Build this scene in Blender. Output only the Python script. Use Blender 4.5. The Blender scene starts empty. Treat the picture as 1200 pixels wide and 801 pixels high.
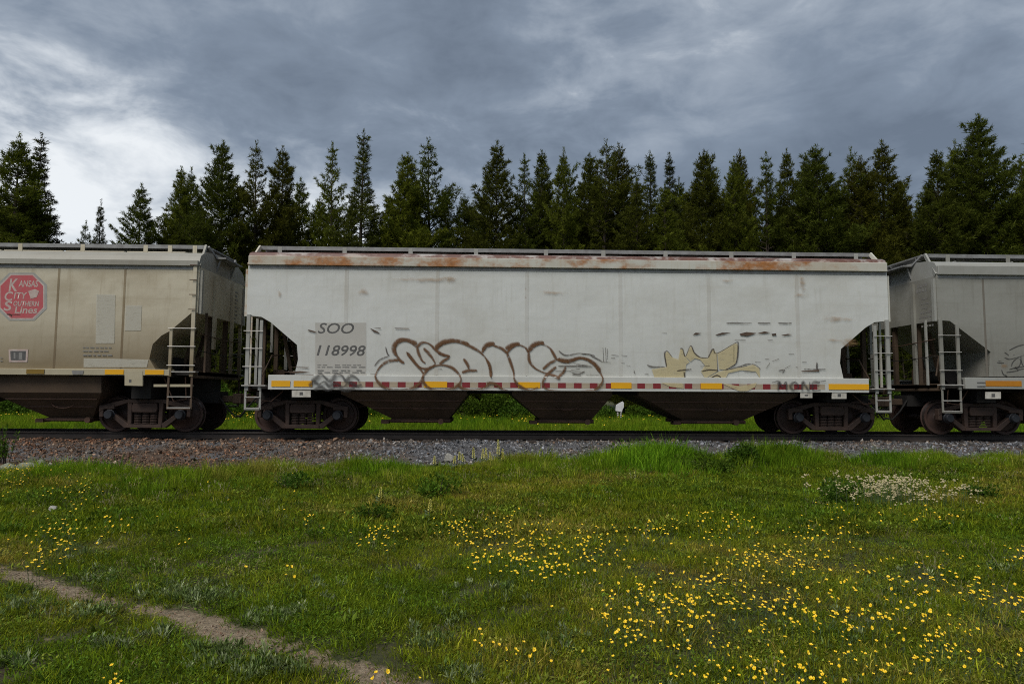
import bpy, bmesh, math, random
import numpy as np
from mathutils import Matrix, Vector

random.seed(7)
RNG = np.random.default_rng(11)
SC = bpy.context.scene
COL = SC.collection
R = math.radians

# ------------------------------------------------------------------ camera
CAM_P = np.array([0.0, -19.2, 1.03])          # z = 0 is the top of the rails
YAW, PITCH, ROLL = R(1.8), R(4.4), R(0.30)
FPX = 800.0                                    # focal length in photo pixels (1200 wide)
_f = np.array([math.sin(YAW)*math.cos(PITCH), math.cos(YAW)*math.cos(PITCH), math.sin(PITCH)])
_rt = np.array([math.cos(YAW), -math.sin(YAW), 0.0]); _up = np.cross(_rt, _f)
_r = math.cos(ROLL)*_rt + math.sin(ROLL)*_up
_u = math.cos(ROLL)*_up - math.sin(ROLL)*_rt
cd = bpy.data.cameras.new('camera'); cd.sensor_width = 36.0; cd.lens = 36.0*FPX/1200.0
cd.clip_start = 0.05; cd.clip_end = 5000
co = bpy.data.objects.new('camera', cd); COL.objects.link(co)
M = Matrix.Identity(4)
for i in range(3):
    M[i][0], M[i][1], M[i][2], M[i][3] = _r[i], _u[i], -_f[i], CAM_P[i]
co.matrix_world = M
SC.camera = co

def ray(x, y): return _f + (x-600)/FPX*_r - (y-400.5)/FPX*_u
def on_y(x, y, Y):
    d = ray(x, y); return CAM_P + (Y-CAM_P[1])/d[1]*d
def on_z(x, y, Z):
    d = ray(x, y); return CAM_P + (Z-CAM_P[2])/d[2]*d

# ------------------------------------------------------------------ sky and sun
SUN_EL, SUN_AZ = R(54), R(218)                 # azimuth clockwise from +Y: behind the camera, to its left
SC.view_settings.view_transform = 'Standard'; SC.view_settings.look = 'None'
SC.view_settings.gamma = 1.0; SC.view_settings.exposure = 0.90
SC.view_settings.use_curve_mapping = False
SC.cycles.max_bounces = 4; SC.cycles.diffuse_bounces = 2; SC.cycles.glossy_bounces = 2; SC.cycles.transmission_bounces = 2; SC.cycles.transparent_max_bounces = 12
SC.cycles.use_denoising = False; SC.cycles.filter_width = 1.05; SC.cycles.use_adaptive_sampling = True; SC.cycles.adaptive_threshold = .015

class NT:
    """small helper for node trees"""
    def __init__(s, tree): s.t = tree; s.n = tree.nodes; s.l = tree.links; s.n.clear()
    def node(s, typ, **kw):
        n = s.n.new(typ)
        for k, v in kw.items(): setattr(n, k, v)
        return n
    def put(s, sock, v):
        if isinstance(v, bpy.types.NodeSocket): s.l.new(v, sock)
        elif v is not None: sock.default_value = v
    def m(s, op, a, b=None, c=None, clamp=False):
        n = s.node('ShaderNodeMath', operation=op, use_clamp=clamp)
        s.put(n.inputs[0], a)
        if b is not None: s.put(n.inputs[1], b)
        if c is not None: s.put(n.inputs[2], c)
        return n.outputs[0]
    def mix(s, f, a, b, blend='MIX'):
        n = s.node('ShaderNodeMix', data_type='RGBA', blend_type=blend)
        s.put(n.inputs[0], f); s.put(n.inputs[6], a); s.put(n.inputs[7], b)
        return n.outputs[2]
    def noise(s, vec, scale, detail=4, rough=.55, dist=0.0):
        n = s.node('ShaderNodeTexNoise'); s.put(n.inputs['Vector'], vec)
        n.inputs['Scale'].default_value = scale; n.inputs['Detail'].default_value = detail
        n.inputs['Roughness'].default_value = rough; n.inputs['Distortion'].default_value = dist
        return n.outputs['Fac']
    def ramp(s, f, stops):
        n = s.node('ShaderNodeValToRGB'); s.put(n.inputs[0], f)
        e = n.color_ramp.elements
        while len(e) < len(stops): e.new(0.5)
        for k, (p, c) in enumerate(stops):
            e[k].position = p; e[k].color = c if len(c) == 4 else (*c, 1)
        return n.outputs[0]
    def step(s, f, a, b):
        n = s.node('ShaderNodeMapRange', interpolation_type='SMOOTHSTEP'); s.put(n.inputs[0], f)
        n.inputs[1].default_value = a; n.inputs[2].default_value = b
        return n.outputs[0]
    def scale(s, vec, v, loc=(0, 0, 0)):
        n = s.node('ShaderNodeMapping'); s.put(n.inputs[0], vec)
        n.inputs['Scale'].default_value = v; n.inputs['Location'].default_value = loc
        return n.outputs[0]

W = bpy.data.worlds.new('World'); SC.world = W; W.use_nodes = True
t = NT(W.node_tree)
tc = t.node('ShaderNodeTexCoord')
sp = t.node('ShaderNodeSeparateXYZ'); t.l.new(tc.outputs['Generated'], sp.inputs[0])
X_, Y_, Z_ = sp.outputs
zc = t.m('ADD', t.m('MAXIMUM', Z_, 0.0), 0.16)
cv = t.node('ShaderNodeCombineXYZ')
t.put(cv.inputs[0], t.m('DIVIDE', X_, zc)); t.put(cv.inputs[1], t.m('DIVIDE', Y_, zc))
pv = cv.outputs[0]
dv = tc.outputs['Generated']
n1 = t.noise(t.scale(dv, (1.6, 1.6, 3.0), (3.1, 1.7, 0.4)), 1.5, 6, .55, .4)
n2 = t.noise(t.scale(dv, (1.6, 1.6, 3.4), (0.4, 5.2, 2)), 5.2, 6, .58, .3)
n3 = t.noise(t.scale(pv, (.5, .9, 1), (2.4, 5.2, 2)), 1.0, 5, .55, .3)
az = t.m('ARCTAN2', X_, Y_); el = t.m('ARCSINE', Z_)
az = t.m('ADD', az, t.m('MULTIPLY', t.m('SUBTRACT', n2, .5), .20)); el = t.m('ADD', el, t.m('MULTIPLY', t.m('SUBTRACT', n2, .5), -.14))
def blob(a0, e0, sa, se, amp, rot=0.0, pw=1):
    da = t.m('SUBTRACT', az, R(a0)); de = t.m('SUBTRACT', el, R(e0))
    c, s_ = math.cos(R(rot)), math.sin(R(rot))
    p = t.m('ADD', t.m('MULTIPLY', da, c), t.m('MULTIPLY', de, s_))
    q = t.m('SUBTRACT', t.m('MULTIPLY', de, c), t.m('MULTIPLY', da, s_))
    p = t.m('DIVIDE', p, R(sa)); q = t.m('DIVIDE', q, R(se))
    r2 = t.m('ADD', t.m('MULTIPLY', p, p), t.m('MULTIPLY', q, q))
    if pw == 2: r2 = t.m('MULTIPLY', r2, r2)
    e = t.m('EXPONENT', t.m('MULTIPLY', r2, -1.0))
    return t.m('MULTIPLY', e, amp)
c = t.m('ADD', t.m('MULTIPLY', t.m('SUBTRACT', n1, .5), 1.0), t.m('MULTIPLY', t.m('SUBTRACT', n2, .5), .95))
c = t.m('ADD', c, t.m('MULTIPLY', t.m('SUBTRACT', n3, .5), .35))
c = t.m('ADD', c, .31)
for b in [(-30, 9.5, 24, 11, .58, -5, 2), (-4, 6, 19, 8, .44, -6), (-9, 21.5, 15, 5, -.16, -18), (-2, 25, 9, 5, -.10, 0),
          (14, 21, 11, 7, .14, 20), (31, 15, 10, 10, -.12, 0), (2, 2, 45, 4, .16, 0)]:
    c = t.m('ADD', c, blob(*b))
cloud = t.ramp(c, [(0.0, (.086, .106, .136)), (.30, (.132, .160, .200)), (.52, (.205, .235, .275)), (.80, (.41, .435, .46)), (1.0, (.53, .548, .56))])
sky = t.node('ShaderNodeTexSky', sky_type='NISHITA', sun_disc=False)
sky.sun_elevation = SUN_EL; sky.sun_rotation = SUN_AZ
thin = t.node('ShaderNodeMix', data_type='RGBA', blend_type='ADD')
thin.inputs[0].default_value = .008
t.l.new(cloud, thin.inputs[6]); t.l.new(sky.outputs[0], thin.inputs[7])
bg = t.node('ShaderNodeBackground'); t.l.new(thin.outputs[2], bg.inputs[0]); bg.inputs[1].default_value = .83
wo = t.node('ShaderNodeOutputWorld'); t.l.new(bg.outputs[0], wo.inputs[0])

W.cycles.sampling_method = 'NONE'
sd = bpy.data.lights.new('sun', 'SUN'); sd.energy = 1.5; sd.angle = R(30); sd.color = (1.0, .965, .91)
so = bpy.data.objects.new('sun', sd); COL.objects.link(so)
sdir = Vector((math.sin(SUN_AZ)*math.cos(SUN_EL), math.cos(SUN_AZ)*math.cos(SUN_EL), math.sin(SUN_EL)))
so.rotation_euler = (-sdir).to_track_quat('-Z', 'Y').to_euler(); so.location = sdir*60

# ------------------------------------------------------------------ materials
MATS = {}
def new_mat(name):
    m = bpy.data.materials.new(name); m.use_nodes = True
    t = NT(m.node_tree); b = t.node('ShaderNodeBsdfPrincipled')
    o = t.node('ShaderNodeOutputMaterial'); t.l.new(b.outputs[0], o.inputs[0])
    MATS[name] = m
    return m, t, b, o
def obj_vec(t): return t.node('ShaderNodeTexCoord').outputs['Object']
def bump(t, b, h, strength, dist):
    n = t.node('ShaderNodeBump'); n.inputs['Strength'].default_value = strength; n.inputs['Distance'].default_value = dist
    t.put(n.inputs['Height'], h); t.l.new(n.outputs[0], b.inputs['Normal'])
def plain(name, c1, c2=None, rough=.7, scale=3.0, metal=0.0, bmp=0.0):
    m, t, b, o = new_mat(name)
    c2 = c2 or tuple(x*.72 for x in c1)
    f = t.noise(obj_vec(t), scale, 6, .62)
    t.put(b.inputs['Base Color'], t.ramp(f, [(.3, c2), (.7, c1)]))
    b.inputs['Roughness'].default_value = rough; b.inputs['Metallic'].default_value = metal
    if bmp: bump(t, b, f, .5, bmp)
    return m
def paint(name, base, dirt, rust, dirt_amt=.35, rust_lo=.63, rust_hi=.72, streak=(6, 1, .5), rough=.55, low_dirt=0.0, rx=None):
    """weathered freight car paint: soft stains, rain streaks, rust where it breaks through"""
    m, t, b, o = new_mat(name)
    v = obj_vec(t)
    soft = t.noise(t.scale(v, (.5, 1, .9)), 1.0, 5, .6)
    hor = t.noise(t.scale(v, (.35, 1, 9)), 1.0, 5, .65)
    ver = t.noise(t.scale(v, streak), 1.4, 5, .6)
    fine = t.noise(v, 26, 4, .6)
    c = t.mix(t.m('MULTIPLY', t.step(soft, .35, .75), dirt_amt), (*base, 1), (*dirt, 1))
    c = t.mix(t.m('MULTIPLY', t.step(ver, .5, .8), dirt_amt*.8), c, (*dirt, 1))
    c = t.mix(t.m('MULTIPLY', t.step(hor, .52, .75), dirt_amt*.35), c, (*dirt, 1))
    c = t.mix(t.m('MULTIPLY', t.step(fine, .5, .9), .12), c, (*dirt, 1))
    if low_dirt:
        z = t.node('ShaderNodeSeparateXYZ'); t.l.new(v, z.inputs[0])
        g = t.m('MULTIPLY', t.step(t.m('ADD', z.outputs[2], t.m('MULTIPLY', soft, 1.6)), 4.1, 2.2), low_dirt)
        c = t.mix(g, c, (*[x*.8 for x in dirt], 1))
    rn = t.noise(t.scale(v, (.9, 1, 1.5)), 1.3, 8, .68)
    if rx is not None:
        x = t.node('ShaderNodeSeparateXYZ'); t.l.new(v, x.inputs[0])
        s = None
        for (x0, wd, am) in rx:
            q = t.m('DIVIDE', t.m('SUBTRACT', x.outputs[0], x0), wd)
            e = t.m('MULTIPLY', t.m('EXPONENT', t.m('MULTIPLY', t.m('MULTIPLY', q, q), -1.0)), am)
            s = e if s is None else t.m('ADD', s, e)
        rn = t.m('ADD', rn, s)
    rr = t.noise(v, 9, 5, .7)
    rc = t.ramp(rr, [(.3, tuple(x*.55 for x in rust)), (.7, rust)])
    c = t.mix(t.step(rn, rust_lo, rust_hi), c, rc)
    t.put(b.inputs['Base Color'], c)
    b.inputs['Roughness'].default_value = rough
    dent = t.noise(t.scale(v, (.8, 1, .8)), 1.1, 3, .5)
    bump(t, b, dent, .6, .05)
    return m

RUST = (.24, .085, .032)
paint('paint_white', (.62, .625, .59), (.44, .42, .355), RUST, .5, .735, .80, low_dirt=.22)
paint('paint_white_rusty', (.55, .54, .47), (.42, .32, .20), (.46, .185, .05), .6, .52, .74, rx=[(-5.4, 2.4, .14), (0.6, 1.6, .10), (-2.6, 1.6, .06), (5.6, 1.6, .13), (3.9, .8, .06), (2.6, .8, -.1), (7.9, .7, -.12)])
paint('paint_roof_rust', (.40, .37, .34), (.26, .17, .12), (.17, .075, .05), .6, .40, .52)
paint('paint_seam', (.55, .545, .505), (.36, .32, .25), RUST, .5)
paint('paint_seam_tan', (.31, .25, .155), (.17, .115, .055), RUST, .75, streak=(9, 1, .35), low_dirt=.9)
paint('paint_seam_grey', (.17, .15, .12), (.12, .10, .075), RUST, .5)
paint('paint_tan_roof', (.33, .315, .265), (.22, .19, .14), RUST, .5)
paint('paint_tan', (.555, .50, .375), (.25, .185, .095), RUST, .5, .80, .9, low_dirt=.95)
paint('paint_tan_clean', (.43, .38, .26), (.28, .22, .13), RUST, .35, .8, .9)
paint('paint_grey', (.28, .275, .24), (.14, .125, .095), RUST, .5, .78, .88, low_dirt=.3)
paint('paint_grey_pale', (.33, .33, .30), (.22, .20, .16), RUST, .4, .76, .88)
plain('patch_grey', (.475, .455, .41), (.43, .41, .365), .6, 2)
plain('galvanised', (.33, .33, .32), (.20, .19, .18), .5, 5, .3)
plain('rung_steel', (.50, .48, .44), (.30, .28, .25), .45, 6, .1)
plain('under_black', (.020, .017, .014), (.009, .008, .007), .85, 3)
plain('bay_brown', (.105, .066, .038), (.055, .036, .022), .8, 1.6, bmp=.01)
plain('bay_rust', (.12, .06, .035), (.06, .034, .022), .8, 3)
plain('truck_iron', (.075, .043, .030), (.034, .021, .016), .75, 5, .1, .004)
plain('wheel_iron', (.075, .040, .030), (.034, .020, .016), .6, 3, .2)
plain('wheel_tread', (.16, .13, .12), (.08, .06, .05), .35, 8, .8)
plain('bearing_blue', (.04, .042, .05), (.02, .022, .026), .5, 4, .3)
plain('reflector_yellow', (.82, .42, .006), (.72, .35, .006), .4, 2)
plain('reflector_olive', (.24, .145, .01), (.17, .10, .01), .6, 5)
plain('reflector_amber', (.50, .20, .008), (.42, .16, .008), .5, 4)
plain('reflector_red', (.26, .022, .026), (.17, .018, .02), .5, 4)
plain('reflector_white', (.46, .38, .27), (.34, .27, .19), .5, 4)
plain('white_plate', (.60, .57, .50), (.36, .33, .28), .6, 6)
plain('letter_black', (.065, .063, .06), (.13, .125, .118), .6, 8)
plain('letter_grey', (.26, .25, .23), (.19, .18, .165), .6, 8)
plain('emblem_red', (.50, .065, .08), (.42, .12, .12), .55, 8)
plain('emblem_white', (.55, .48, .42), (.42, .28, .25), .55, 8)
plain('emblem_grey', (.36, .36, .33), (.27, .27, .24), .6, 5)
plain('scrape_dark', (.055, .035, .025), (.13, .08, .05), .8, 9)
plain('rail_steel', (.055, .043, .036), (.032, .025, .022), .6, 3, .35)
plain('rail_head', (.30, .29, .28), (.18, .16, .15), .3, 6, .8)
plain('tie_wood', (.055, .04, .03), (.03, .022, .018), .9, 5)
plain('bark', (.085, .062, .045), (.035, .027, .021), .9, 6, bmp=.02)
plain('rock_pale', (.42, .40, .35), (.22, .21, .18), .9, 7, bmp=.03)
plain('rock_lichen', (.27, .27, .20), (.13, .14, .09), .9, 6, bmp=.03)
plain('sign_white', (.80, .78, .77), (.62, .60, .60), .6, 5)
plain('sign_post', (.30, .25, .22), (.16, .12, .10), .8, 20)
plain('stem_green', (.06, .10, .025), (.04, .07, .02), .7, 9)
plain('twig_brown', (.05, .035, .025), (.03, .02, .015), .9, 9)
def spray(name, col, soft=.5, dens=.95):
    """spray paint line, thin at its fuzzy edges: coverage falls across the ribbon (attribute 'edge')"""
    m, t, b, o = new_mat(name)
    a = t.node('ShaderNodeAttribute', attribute_name='edge')
    n = t.noise(obj_vec(t), 14, 4, .6)
    cov = t.m('MULTIPLY', t.step(t.m('SUBTRACT', 1.0, a.outputs['Fac']), .0, soft), t.m('MULTIPLY', t.step(n, .2, .5), dens))
    tr = t.node('ShaderNodeBsdfTransparent'); mx = t.node('ShaderNodeMixShader')
    t.put(mx.inputs[0], cov); t.l.new(tr.outputs[0], mx.inputs[1]); t.l.new(b.outputs[0], mx.inputs[2])
    t.l.new(mx.outputs[0], o.inputs[0])
    b.inputs['Base Color'].default_value = (*col, 1); b.inputs['Roughness'].default_value = .6
    return m
spray('spray_brown', (.135, .058, .017), .85, .93)
spray('spray_black', (.035, .033, .031), .9, .7)
spray('spray_thin', (.05, .035, .025), .7, .75)
def veil(name, col, dens):
    m, t, b, o = new_mat(name)
    n = t.noise(t.scale(obj_vec(t), (1, 1, 3)), 5, 5, .65)
    a = t.node('ShaderNodeAttribute', attribute_name='edge'); n = t.m('SUBTRACT', n, t.m('MULTIPLY', a.outputs['Fac'], .5))
    tr = t.node('ShaderNodeBsdfTransparent'); mx = t.node('ShaderNodeMixShader')
    t.put(mx.inputs[0], t.m('MULTIPLY', t.step(n, .05, .5), dens)); t.l.new(tr.outputs[0], mx.inputs[1]); t.l.new(b.outputs[0], mx.inputs[2])
    t.l.new(mx.outputs[0], o.inputs[0])
    b.inputs['Base Color'].default_value = (*col, 1); b.inputs['Roughness'].default_value = .7
veil('patch_pale', (.54, .51, .42), .75)
veil('graffiti_tan', (.58, .49, .28), .8)
veil('rust_stain', (.34, .20, .09), .42)
def leafy(name, dark, mid, light, trans=.35, inst=True, obj_var=False, rough=.6):
    """leaf material: colour by the attributes 'tint' and 'val' of each tuft, some light shining through"""
    m, t, b, o = new_mat(name)
    at = 'INSTANCER' if inst else 'GEOMETRY'
    a = t.node('ShaderNodeAttribute', attribute_name='tint', attribute_type=at)
    v = t.node('ShaderNodeAttribute', attribute_name='val', attribute_type=at)
    f = a.outputs['Fac']
    if obj_var:
        oi = t.node('ShaderNodeObjectInfo')
        f = t.m('ADD', t.m('MULTIPLY', f, .7), t.m('MULTIPLY', oi.outputs['Random'], .3))
    c = t.ramp(f, [(0.0, dark), (.5, mid), (1.0, light)])
    c = t.mix(1.0, c, t.ramp(v.outputs['Fac'], [(0.0, (.45, .45, .45)), (1.0, (1.35, 1.35, 1.35))]), 'MULTIPLY')
    if obj_var: c = t.mix(1.0, c, t.ramp(oi.outputs['Random'], [(0.0, (.95, .8, .75)), (.5, (.8, .85, .9)), (1.0, (1.15, 1.15, .9))]), 'MULTIPLY')
    if inst:
        bv = t.node('ShaderNodeAttribute', attribute_name='bv')
        c = t.mix(1.0, c, t.ramp(bv.outputs['Fac'], [(0.0, (.5, .52, .5)), (.7, (1.1, 1.1, 1.1)), (.9, (1.5, 1.45, 1.5)), (1.0, (2.3, 2.1, 2.6))]), 'MULTIPLY')
    t.put(b.inputs['Base Color'], c); b.inputs['Roughness'].default_value = rough
    b.inputs['Specular IOR Level'].default_value = .06
    tl = t.node('ShaderNodeBsdfTranslucent'); t.put(tl.inputs[0], c)
    mx = t.node('ShaderNodeMixShader'); mx.inputs[0].default_value = trans
    t.l.new(b.outputs[0], mx.inputs[1]); t.l.new(tl.outputs[0], mx.inputs[2]); t.l.new(mx.outputs[0], o.inputs[0])
leafy('grass_blade', (.135, .205, .010), (.235, .270, .014), (.36, .28, .055), .45, rough=.9)
leafy('grass_tall', (.105, .215, .010), (.190, .275, .014), (.30, .28, .05), .45, rough=.9)
leafy('leaf_small', (.095, .170, .016), (.155, .205, .022), (.25, .22, .05), .4, rough=.8)
leafy('straw', (.30, .25, .10), (.40, .34, .17), (.52, .46, .28), .3, rough=.9)
leafy('leaf_grey', (.100, .165, .030), (.18, .24, .075), (.40, .44, .24), .3, rough=.7)
leafy('petal_yellow_far', (.80, .50, .008), (.85, .58, .012), (.9, .66, .03), .25)
leafy('needles', (.065, .080, .010), (.105, .125, .015), (.165, .175, .022), .35, False, True)
leafy('needles_dark', (.045, .056, .013), (.072, .086, .018), (.110, .122, .024), .3, False, True)
leafy('shrub_leaf', (.05, .105, .010), (.09, .165, .016), (.16, .22, .03), .3, False, True)
leafy('weed_leaf', (.055, .125, .012), (.09, .17, .018), (.15, .21, .03), .35, False, True)
plain('petal_yellow', (.93, .68, .015), (.88, .56, .010), .5, 60)
plain('petal_core', (.80, .44, .008), (.6, .30, .008), .6, 60)
plain('petal_pale', (.72, .66, .16), (.58, .52, .10), .6, 40)
plain('petal_cream', (.66, .57, .33), (.46, .38, .19), .7, 40)
m, t, b, o = new_mat('stone')
a = t.node('ShaderNodeAttribute', attribute_name='tint', attribute_type='INSTANCER')
v = t.node('ShaderNodeAttribute', attribute_name='val', attribute_type='INSTANCER')
c = t.ramp(a.outputs['Fac'], [(0, (.150, .155, .168)), (.35, (.175, .160, .142)), (.6, (.185, .122, .078)), (1, (.165, .075, .036))])
c = t.mix(1.0, c, t.ramp(v.outputs['Fac'], [(0, (.12, .12, .12)), (.45, (.7, .7, .7)), (.85, (1.7, 1.7, 1.7)), (1, (3.0, 2.9, 2.8))]), 'MULTIPLY')
t.put(b.inputs['Base Color'], c); b.inputs['Roughness'].default_value = .8
m, t, b, o = new_mat('ballast_fines')
v = obj_vec(t); f = t.noise(v, 14, 8, .75); g = t.noise(t.scale(v, (.35, .8, 1)), 1.0, 5, .6)
c = t.mix(t.step(g, .4, .62), t.ramp(f, [(.3, (.03, .03, .033)), (.7, (.15, .15, .155))]), t.ramp(f, [(.3, (.03, .02, .014)), (.7, (.13, .085, .055))]))
t.put(b.inputs['Base Color'], c); b.inputs['Roughness'].default_value = .95; bump(t, b, f, 1, .04)
m, t, b, o = new_mat('meadow_soil')
v = obj_vec(t); f = t.noise(v, 9, 8, .75); g = t.noise(v, 1.3, 6, .65); h = t.noise(v, 60, 4, .7)
gr = t.ramp(f, [(.25, (.022, .024, .005)), (.5, (.060, .066, .012)), (.75, (.105, .092, .028))])
gr = t.mix(t.step(g, .52, .7), gr, t.ramp(h, [(.3, (.04, .026, .014)), (.7, (.11, .078, .043))]))
di = t.node('ShaderNodeAttribute', attribute_name='dirt')
pa = t.node('ShaderNodeAttribute', attribute_name='path')
gvl = t.ramp(h, [(.3, (.025, .018, .013)), (.7, (.115, .078, .052))])
pth = t.ramp(t.noise(v, 24, 8, .75), [(.28, (.12, .085, .048)), (.5, (.28, .21, .13)), (.72, (.50, .40, .27))])
c = t.mix(t.step(t.m('ADD', di.outputs['Fac'], t.m('MULTIPLY', t.m('SUBTRACT', f, .5), .9)), .35, .65), gr, gvl)
c = t.mix(t.step(t.m('ADD', pa.outputs['Fac'], t.m('MULTIPLY', t.m('SUBTRACT', f, .5), 1.5)), .30, .70), c, pth)
t.put(b.inputs['Base Color'], c); b.inputs['Roughness'].default_value = .95; bump(t, b, t.m('ADD', f, h), 1, .03)

# ------------------------------------------------------------------ mesh helpers
class MB:
    """collects shapes; build() links them as one mesh object"""
    def __init__(s): s.v = []; s.f = []; s.mi = []; s.cur = 0
    def add(s, vs, fs):
        o = len(s.v); s.v += [tuple(map(float, p)) for p in vs]
        s.f += [[i+o for i in f] for f in fs]; s.mi += [s.cur]*len(fs); return s
    def box(s, x0, x1, y0, y1, z0, z1):
        vs = [(x, y, z) for z in (z0, z1) for y in (y0, y1) for x in (x0, x1)]
        return s.add(vs, [(0, 2, 3, 1), (4, 5, 7, 6), (0, 1, 5, 4), (2, 6, 7, 3), (0, 4, 6, 2), (1, 3, 7, 5)])
    def bar(s, a, b, w, h, up=(0, 0, 1)):
        a = Vector(a); b = Vector(b); d = (b-a).normalized(); u = Vector(up)
        if abs(d.dot(u)) > .98: u = Vector((1, 0, 0))
        sd = d.cross(u).normalized()*w/2; u2 = sd.cross(d).normalized()*h/2
        vs = [p+i*sd+j*u2 for p in (a, b) for i, j in ((-1, -1), (1, -1), (1, 1), (-1, 1))]
        return s.add(vs, [(3, 2, 1, 0), (4, 5, 6, 7), (0, 1, 5, 4), (1, 2, 6, 5), (2, 3, 7, 6), (3, 0, 4, 7)])
    def prism(s, poly, y0, y1):
        """polygon of (x, z) pushed from y0 to y1"""
        n = len(poly); ar = sum(poly[i][0]*poly[(i+1) % n][1]-poly[(i+1) % n][0]*poly[i][1] for i in range(n))
        if ar < 0: poly = poly[::-1]
        vs = [(x, y0, z) for x, z in poly]+[(x, y1, z) for x, z in poly]
        return s.add(vs, [list(range(n)), list(range(2*n-1, n-1, -1))]+[[(i+1) % n, i, i+n, (i+1) % n+n] for i in range(n)])
    def sweep_x(s, prof, xs):
        """closed (y, z) profile along x"""
        n = len(prof); vs = [(x, y, z) for x in xs for y, z in prof]; fs = []
        for k in range(len(xs)-1):
            for i in range(n): fs.append([k*n+i, k*n+(i+1) % n, (k+1)*n+(i+1) % n, (k+1)*n+i])
        fs += [list(range(n-1, -1, -1)), [(len(xs)-1)*n+i for i in range(n)]]
        return s.add(vs, fs)
    def tube(s, pts, rad, n=6):
        pts = [Vector(p) for p in pts]
        rad = rad if isinstance(rad, (list, tuple)) else [rad]*len(pts)
        vs = []; fs = []
        for k, p in enumerate(pts):
            d = (pts[min(k+1, len(pts)-1)]-pts[max(k-1, 0)]).normalized()
            u = Vector((0, 0, 1)) if abs(d.z) < .9 else Vector((1, 0, 0))
            a = d.cross(u).normalized(); c = a.cross(d)
            for i in range(n):
                w = 2*math.pi*i/n; vs.append(p+float(rad[k])*(math.cos(w)*a+math.sin(w)*c))
        for k in range(len(pts)-1):
            for i in range(n): fs.append([k*n+i, k*n+(i+1) % n, (k+1)*n+(i+1) % n, (k+1)*n+i])
        fs += [list(range(n-1, -1, -1)), [(len(pts)-1)*n+i for i in range(n)]]
        return s.add(vs, fs)
    def lathe_y(s, prof, cx, cz, n=28):
        """(y, r) profile turned about the y axis through cx, cz"""
        vs = []; fs = []; k = len(prof)
        for i in range(n):
            w = 2*math.pi*i/n
            for y, r in prof: vs.append((cx+r*math.cos(w), y, cz+r*math.sin(w)))
        for i in range(n):
            j = (i+1) % n
            for q in range(k-1): fs.append([i*k+q, j*k+q, j*k+q+1, i*k+q+1])
        fs += [[i*k for i in range(n)][::-1], [i*k+k-1 for i in range(n)]]
        return s.add(vs, fs)
    def mesh(s, name, mats, smooth=False, bevel=0.0):
        me = bpy.data.meshes.new(name); me.from_pydata(s.v, [], s.f)
        mats = mats if isinstance(mats, (list, tuple)) else [mats]
        for q in mats: me.materials.append(MATS[q])
        if len(mats) > 1: me.polygons.foreach_set('material_index', s.mi)
        bm = bmesh.new(); bm.from_mesh(me); bmesh.ops.recalc_face_normals(bm, faces=bm.faces)
        if bevel: bmesh.ops.bevel(bm, geom=[e for e in bm.edges if e.is_manifold and e.calc_face_angle(0) > .5], offset=bevel, segments=1, affect='EDGES', clamp_overlap=True)
        bm.to_mesh(me); bm.free()
        if smooth:
            me.polygons.foreach_set('use_smooth', [True]*len(me.polygons))
            me.set_sharp_from_angle(angle=R(38))
        return me
    def build(s, name, mats, parent=None, **kw):
        return link(name, s.mesh(name, mats, **kw), parent)
def link(name, data, parent=None):
    o = bpy.data.objects.new(name, data); COL.objects.link(o); o.parent = parent; return o
def empty(name, loc=(0, 0, 0)):
    o = bpy.data.objects.new(name, None); COL.objects.link(o); o.location = loc; o.empty_display_size = .2; return o
def tag(o, label=None, cat=None, group=None, kind=None):
    for k, v in (('label', label), ('category', cat), ('group', group), ('kind', kind)):
        if v: o[k] = v
    return o
def copy_thing(o, parent=None):
    c = o.copy(); COL.objects.link(c); c.parent = parent
    for ch in list(o.children): copy_thing(ch, c)
    return c

# ------------------------------------------------------------------ ground
EDGE_X = [-40, -13, -9, -5, -2.5, 0, 2, 4, 6, 9, 16, 40]
EDGE_Y = [-4.8, -5.0, -5.9, -6.9, -5.9, -5.0, -4.3, -3.4, -3.8, -3.7, -3.6, -3.6]
def edge_y(x):                                  # where the meadow meets the gravel, near side
    return np.interp(x, EDGE_X, EDGE_Y)+.22*np.sin(x*1.9+.6)+.13*np.sin(x*4.3+1)
GZ = -.50
def hgt(x, y):
    x = np.asarray(x, float); y = np.asarray(y, float)
    h = GZ+.018*np.sin(x*1.7+y*.6)+.02*np.sin(x*.7-y*1.3+2)+.012*np.sin(x*3.1+y*2.7)
    h = h+.07*np.exp(-((y-(edge_y(x)-1.2))/.9)**2)
    h = h+np.clip((y-24)/40, 0, 1)*.8
    far = np.clip((np.hypot(x, y)-70)/200, 0, 1)
    return h+far*2.5
PATH = np.array([on_z(a, c_, GZ)[:2] for a, c_ in [(-120, 648), (-40, 661), (20, 672), (70, 684), (130, 700), (185, 715), (240, 735), (300, 756), (350, 772), (430, 800), (520, 835)]])
def path_d(x, y):
    """distance to the footpath"""
    p = np.stack([x, y], -1); best = np.full(p.shape[:-1], 1e9)
    for a, b_ in zip(PATH[:-1], PATH[1:]):
        ab = b_-a; u = np.clip(((p-a)@ab)/(ab@ab), 0, 1)
        best = np.minimum(best, np.linalg.norm(p-(a+u[..., None]*ab), axis=-1))
    return best
BARE = [(*on_z(55, 752, GZ)[:2], .26, .07), (*on_z(120, 640, GZ)[:2], .25, .12), (*on_z(280, 626, GZ)[:2], .35, .12)]
def path_mask(x, y):
    w = .125+.05*np.sin(x*6+y*3)+.03*np.sin(x*17)+.02*np.sin(y*29)
    m = np.exp(-(path_d(x, y)/w)**2)*np.clip(1.05+.2*np.sin(x*4.3+1)+.12*np.sin(x*9), .75, 1.3)
    for bx, by, sx, sy in BARE: m = np.maximum(m, .6*np.exp(-((x-bx)/sx)**2-((y-by)/sy)**2))
    return m
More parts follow.
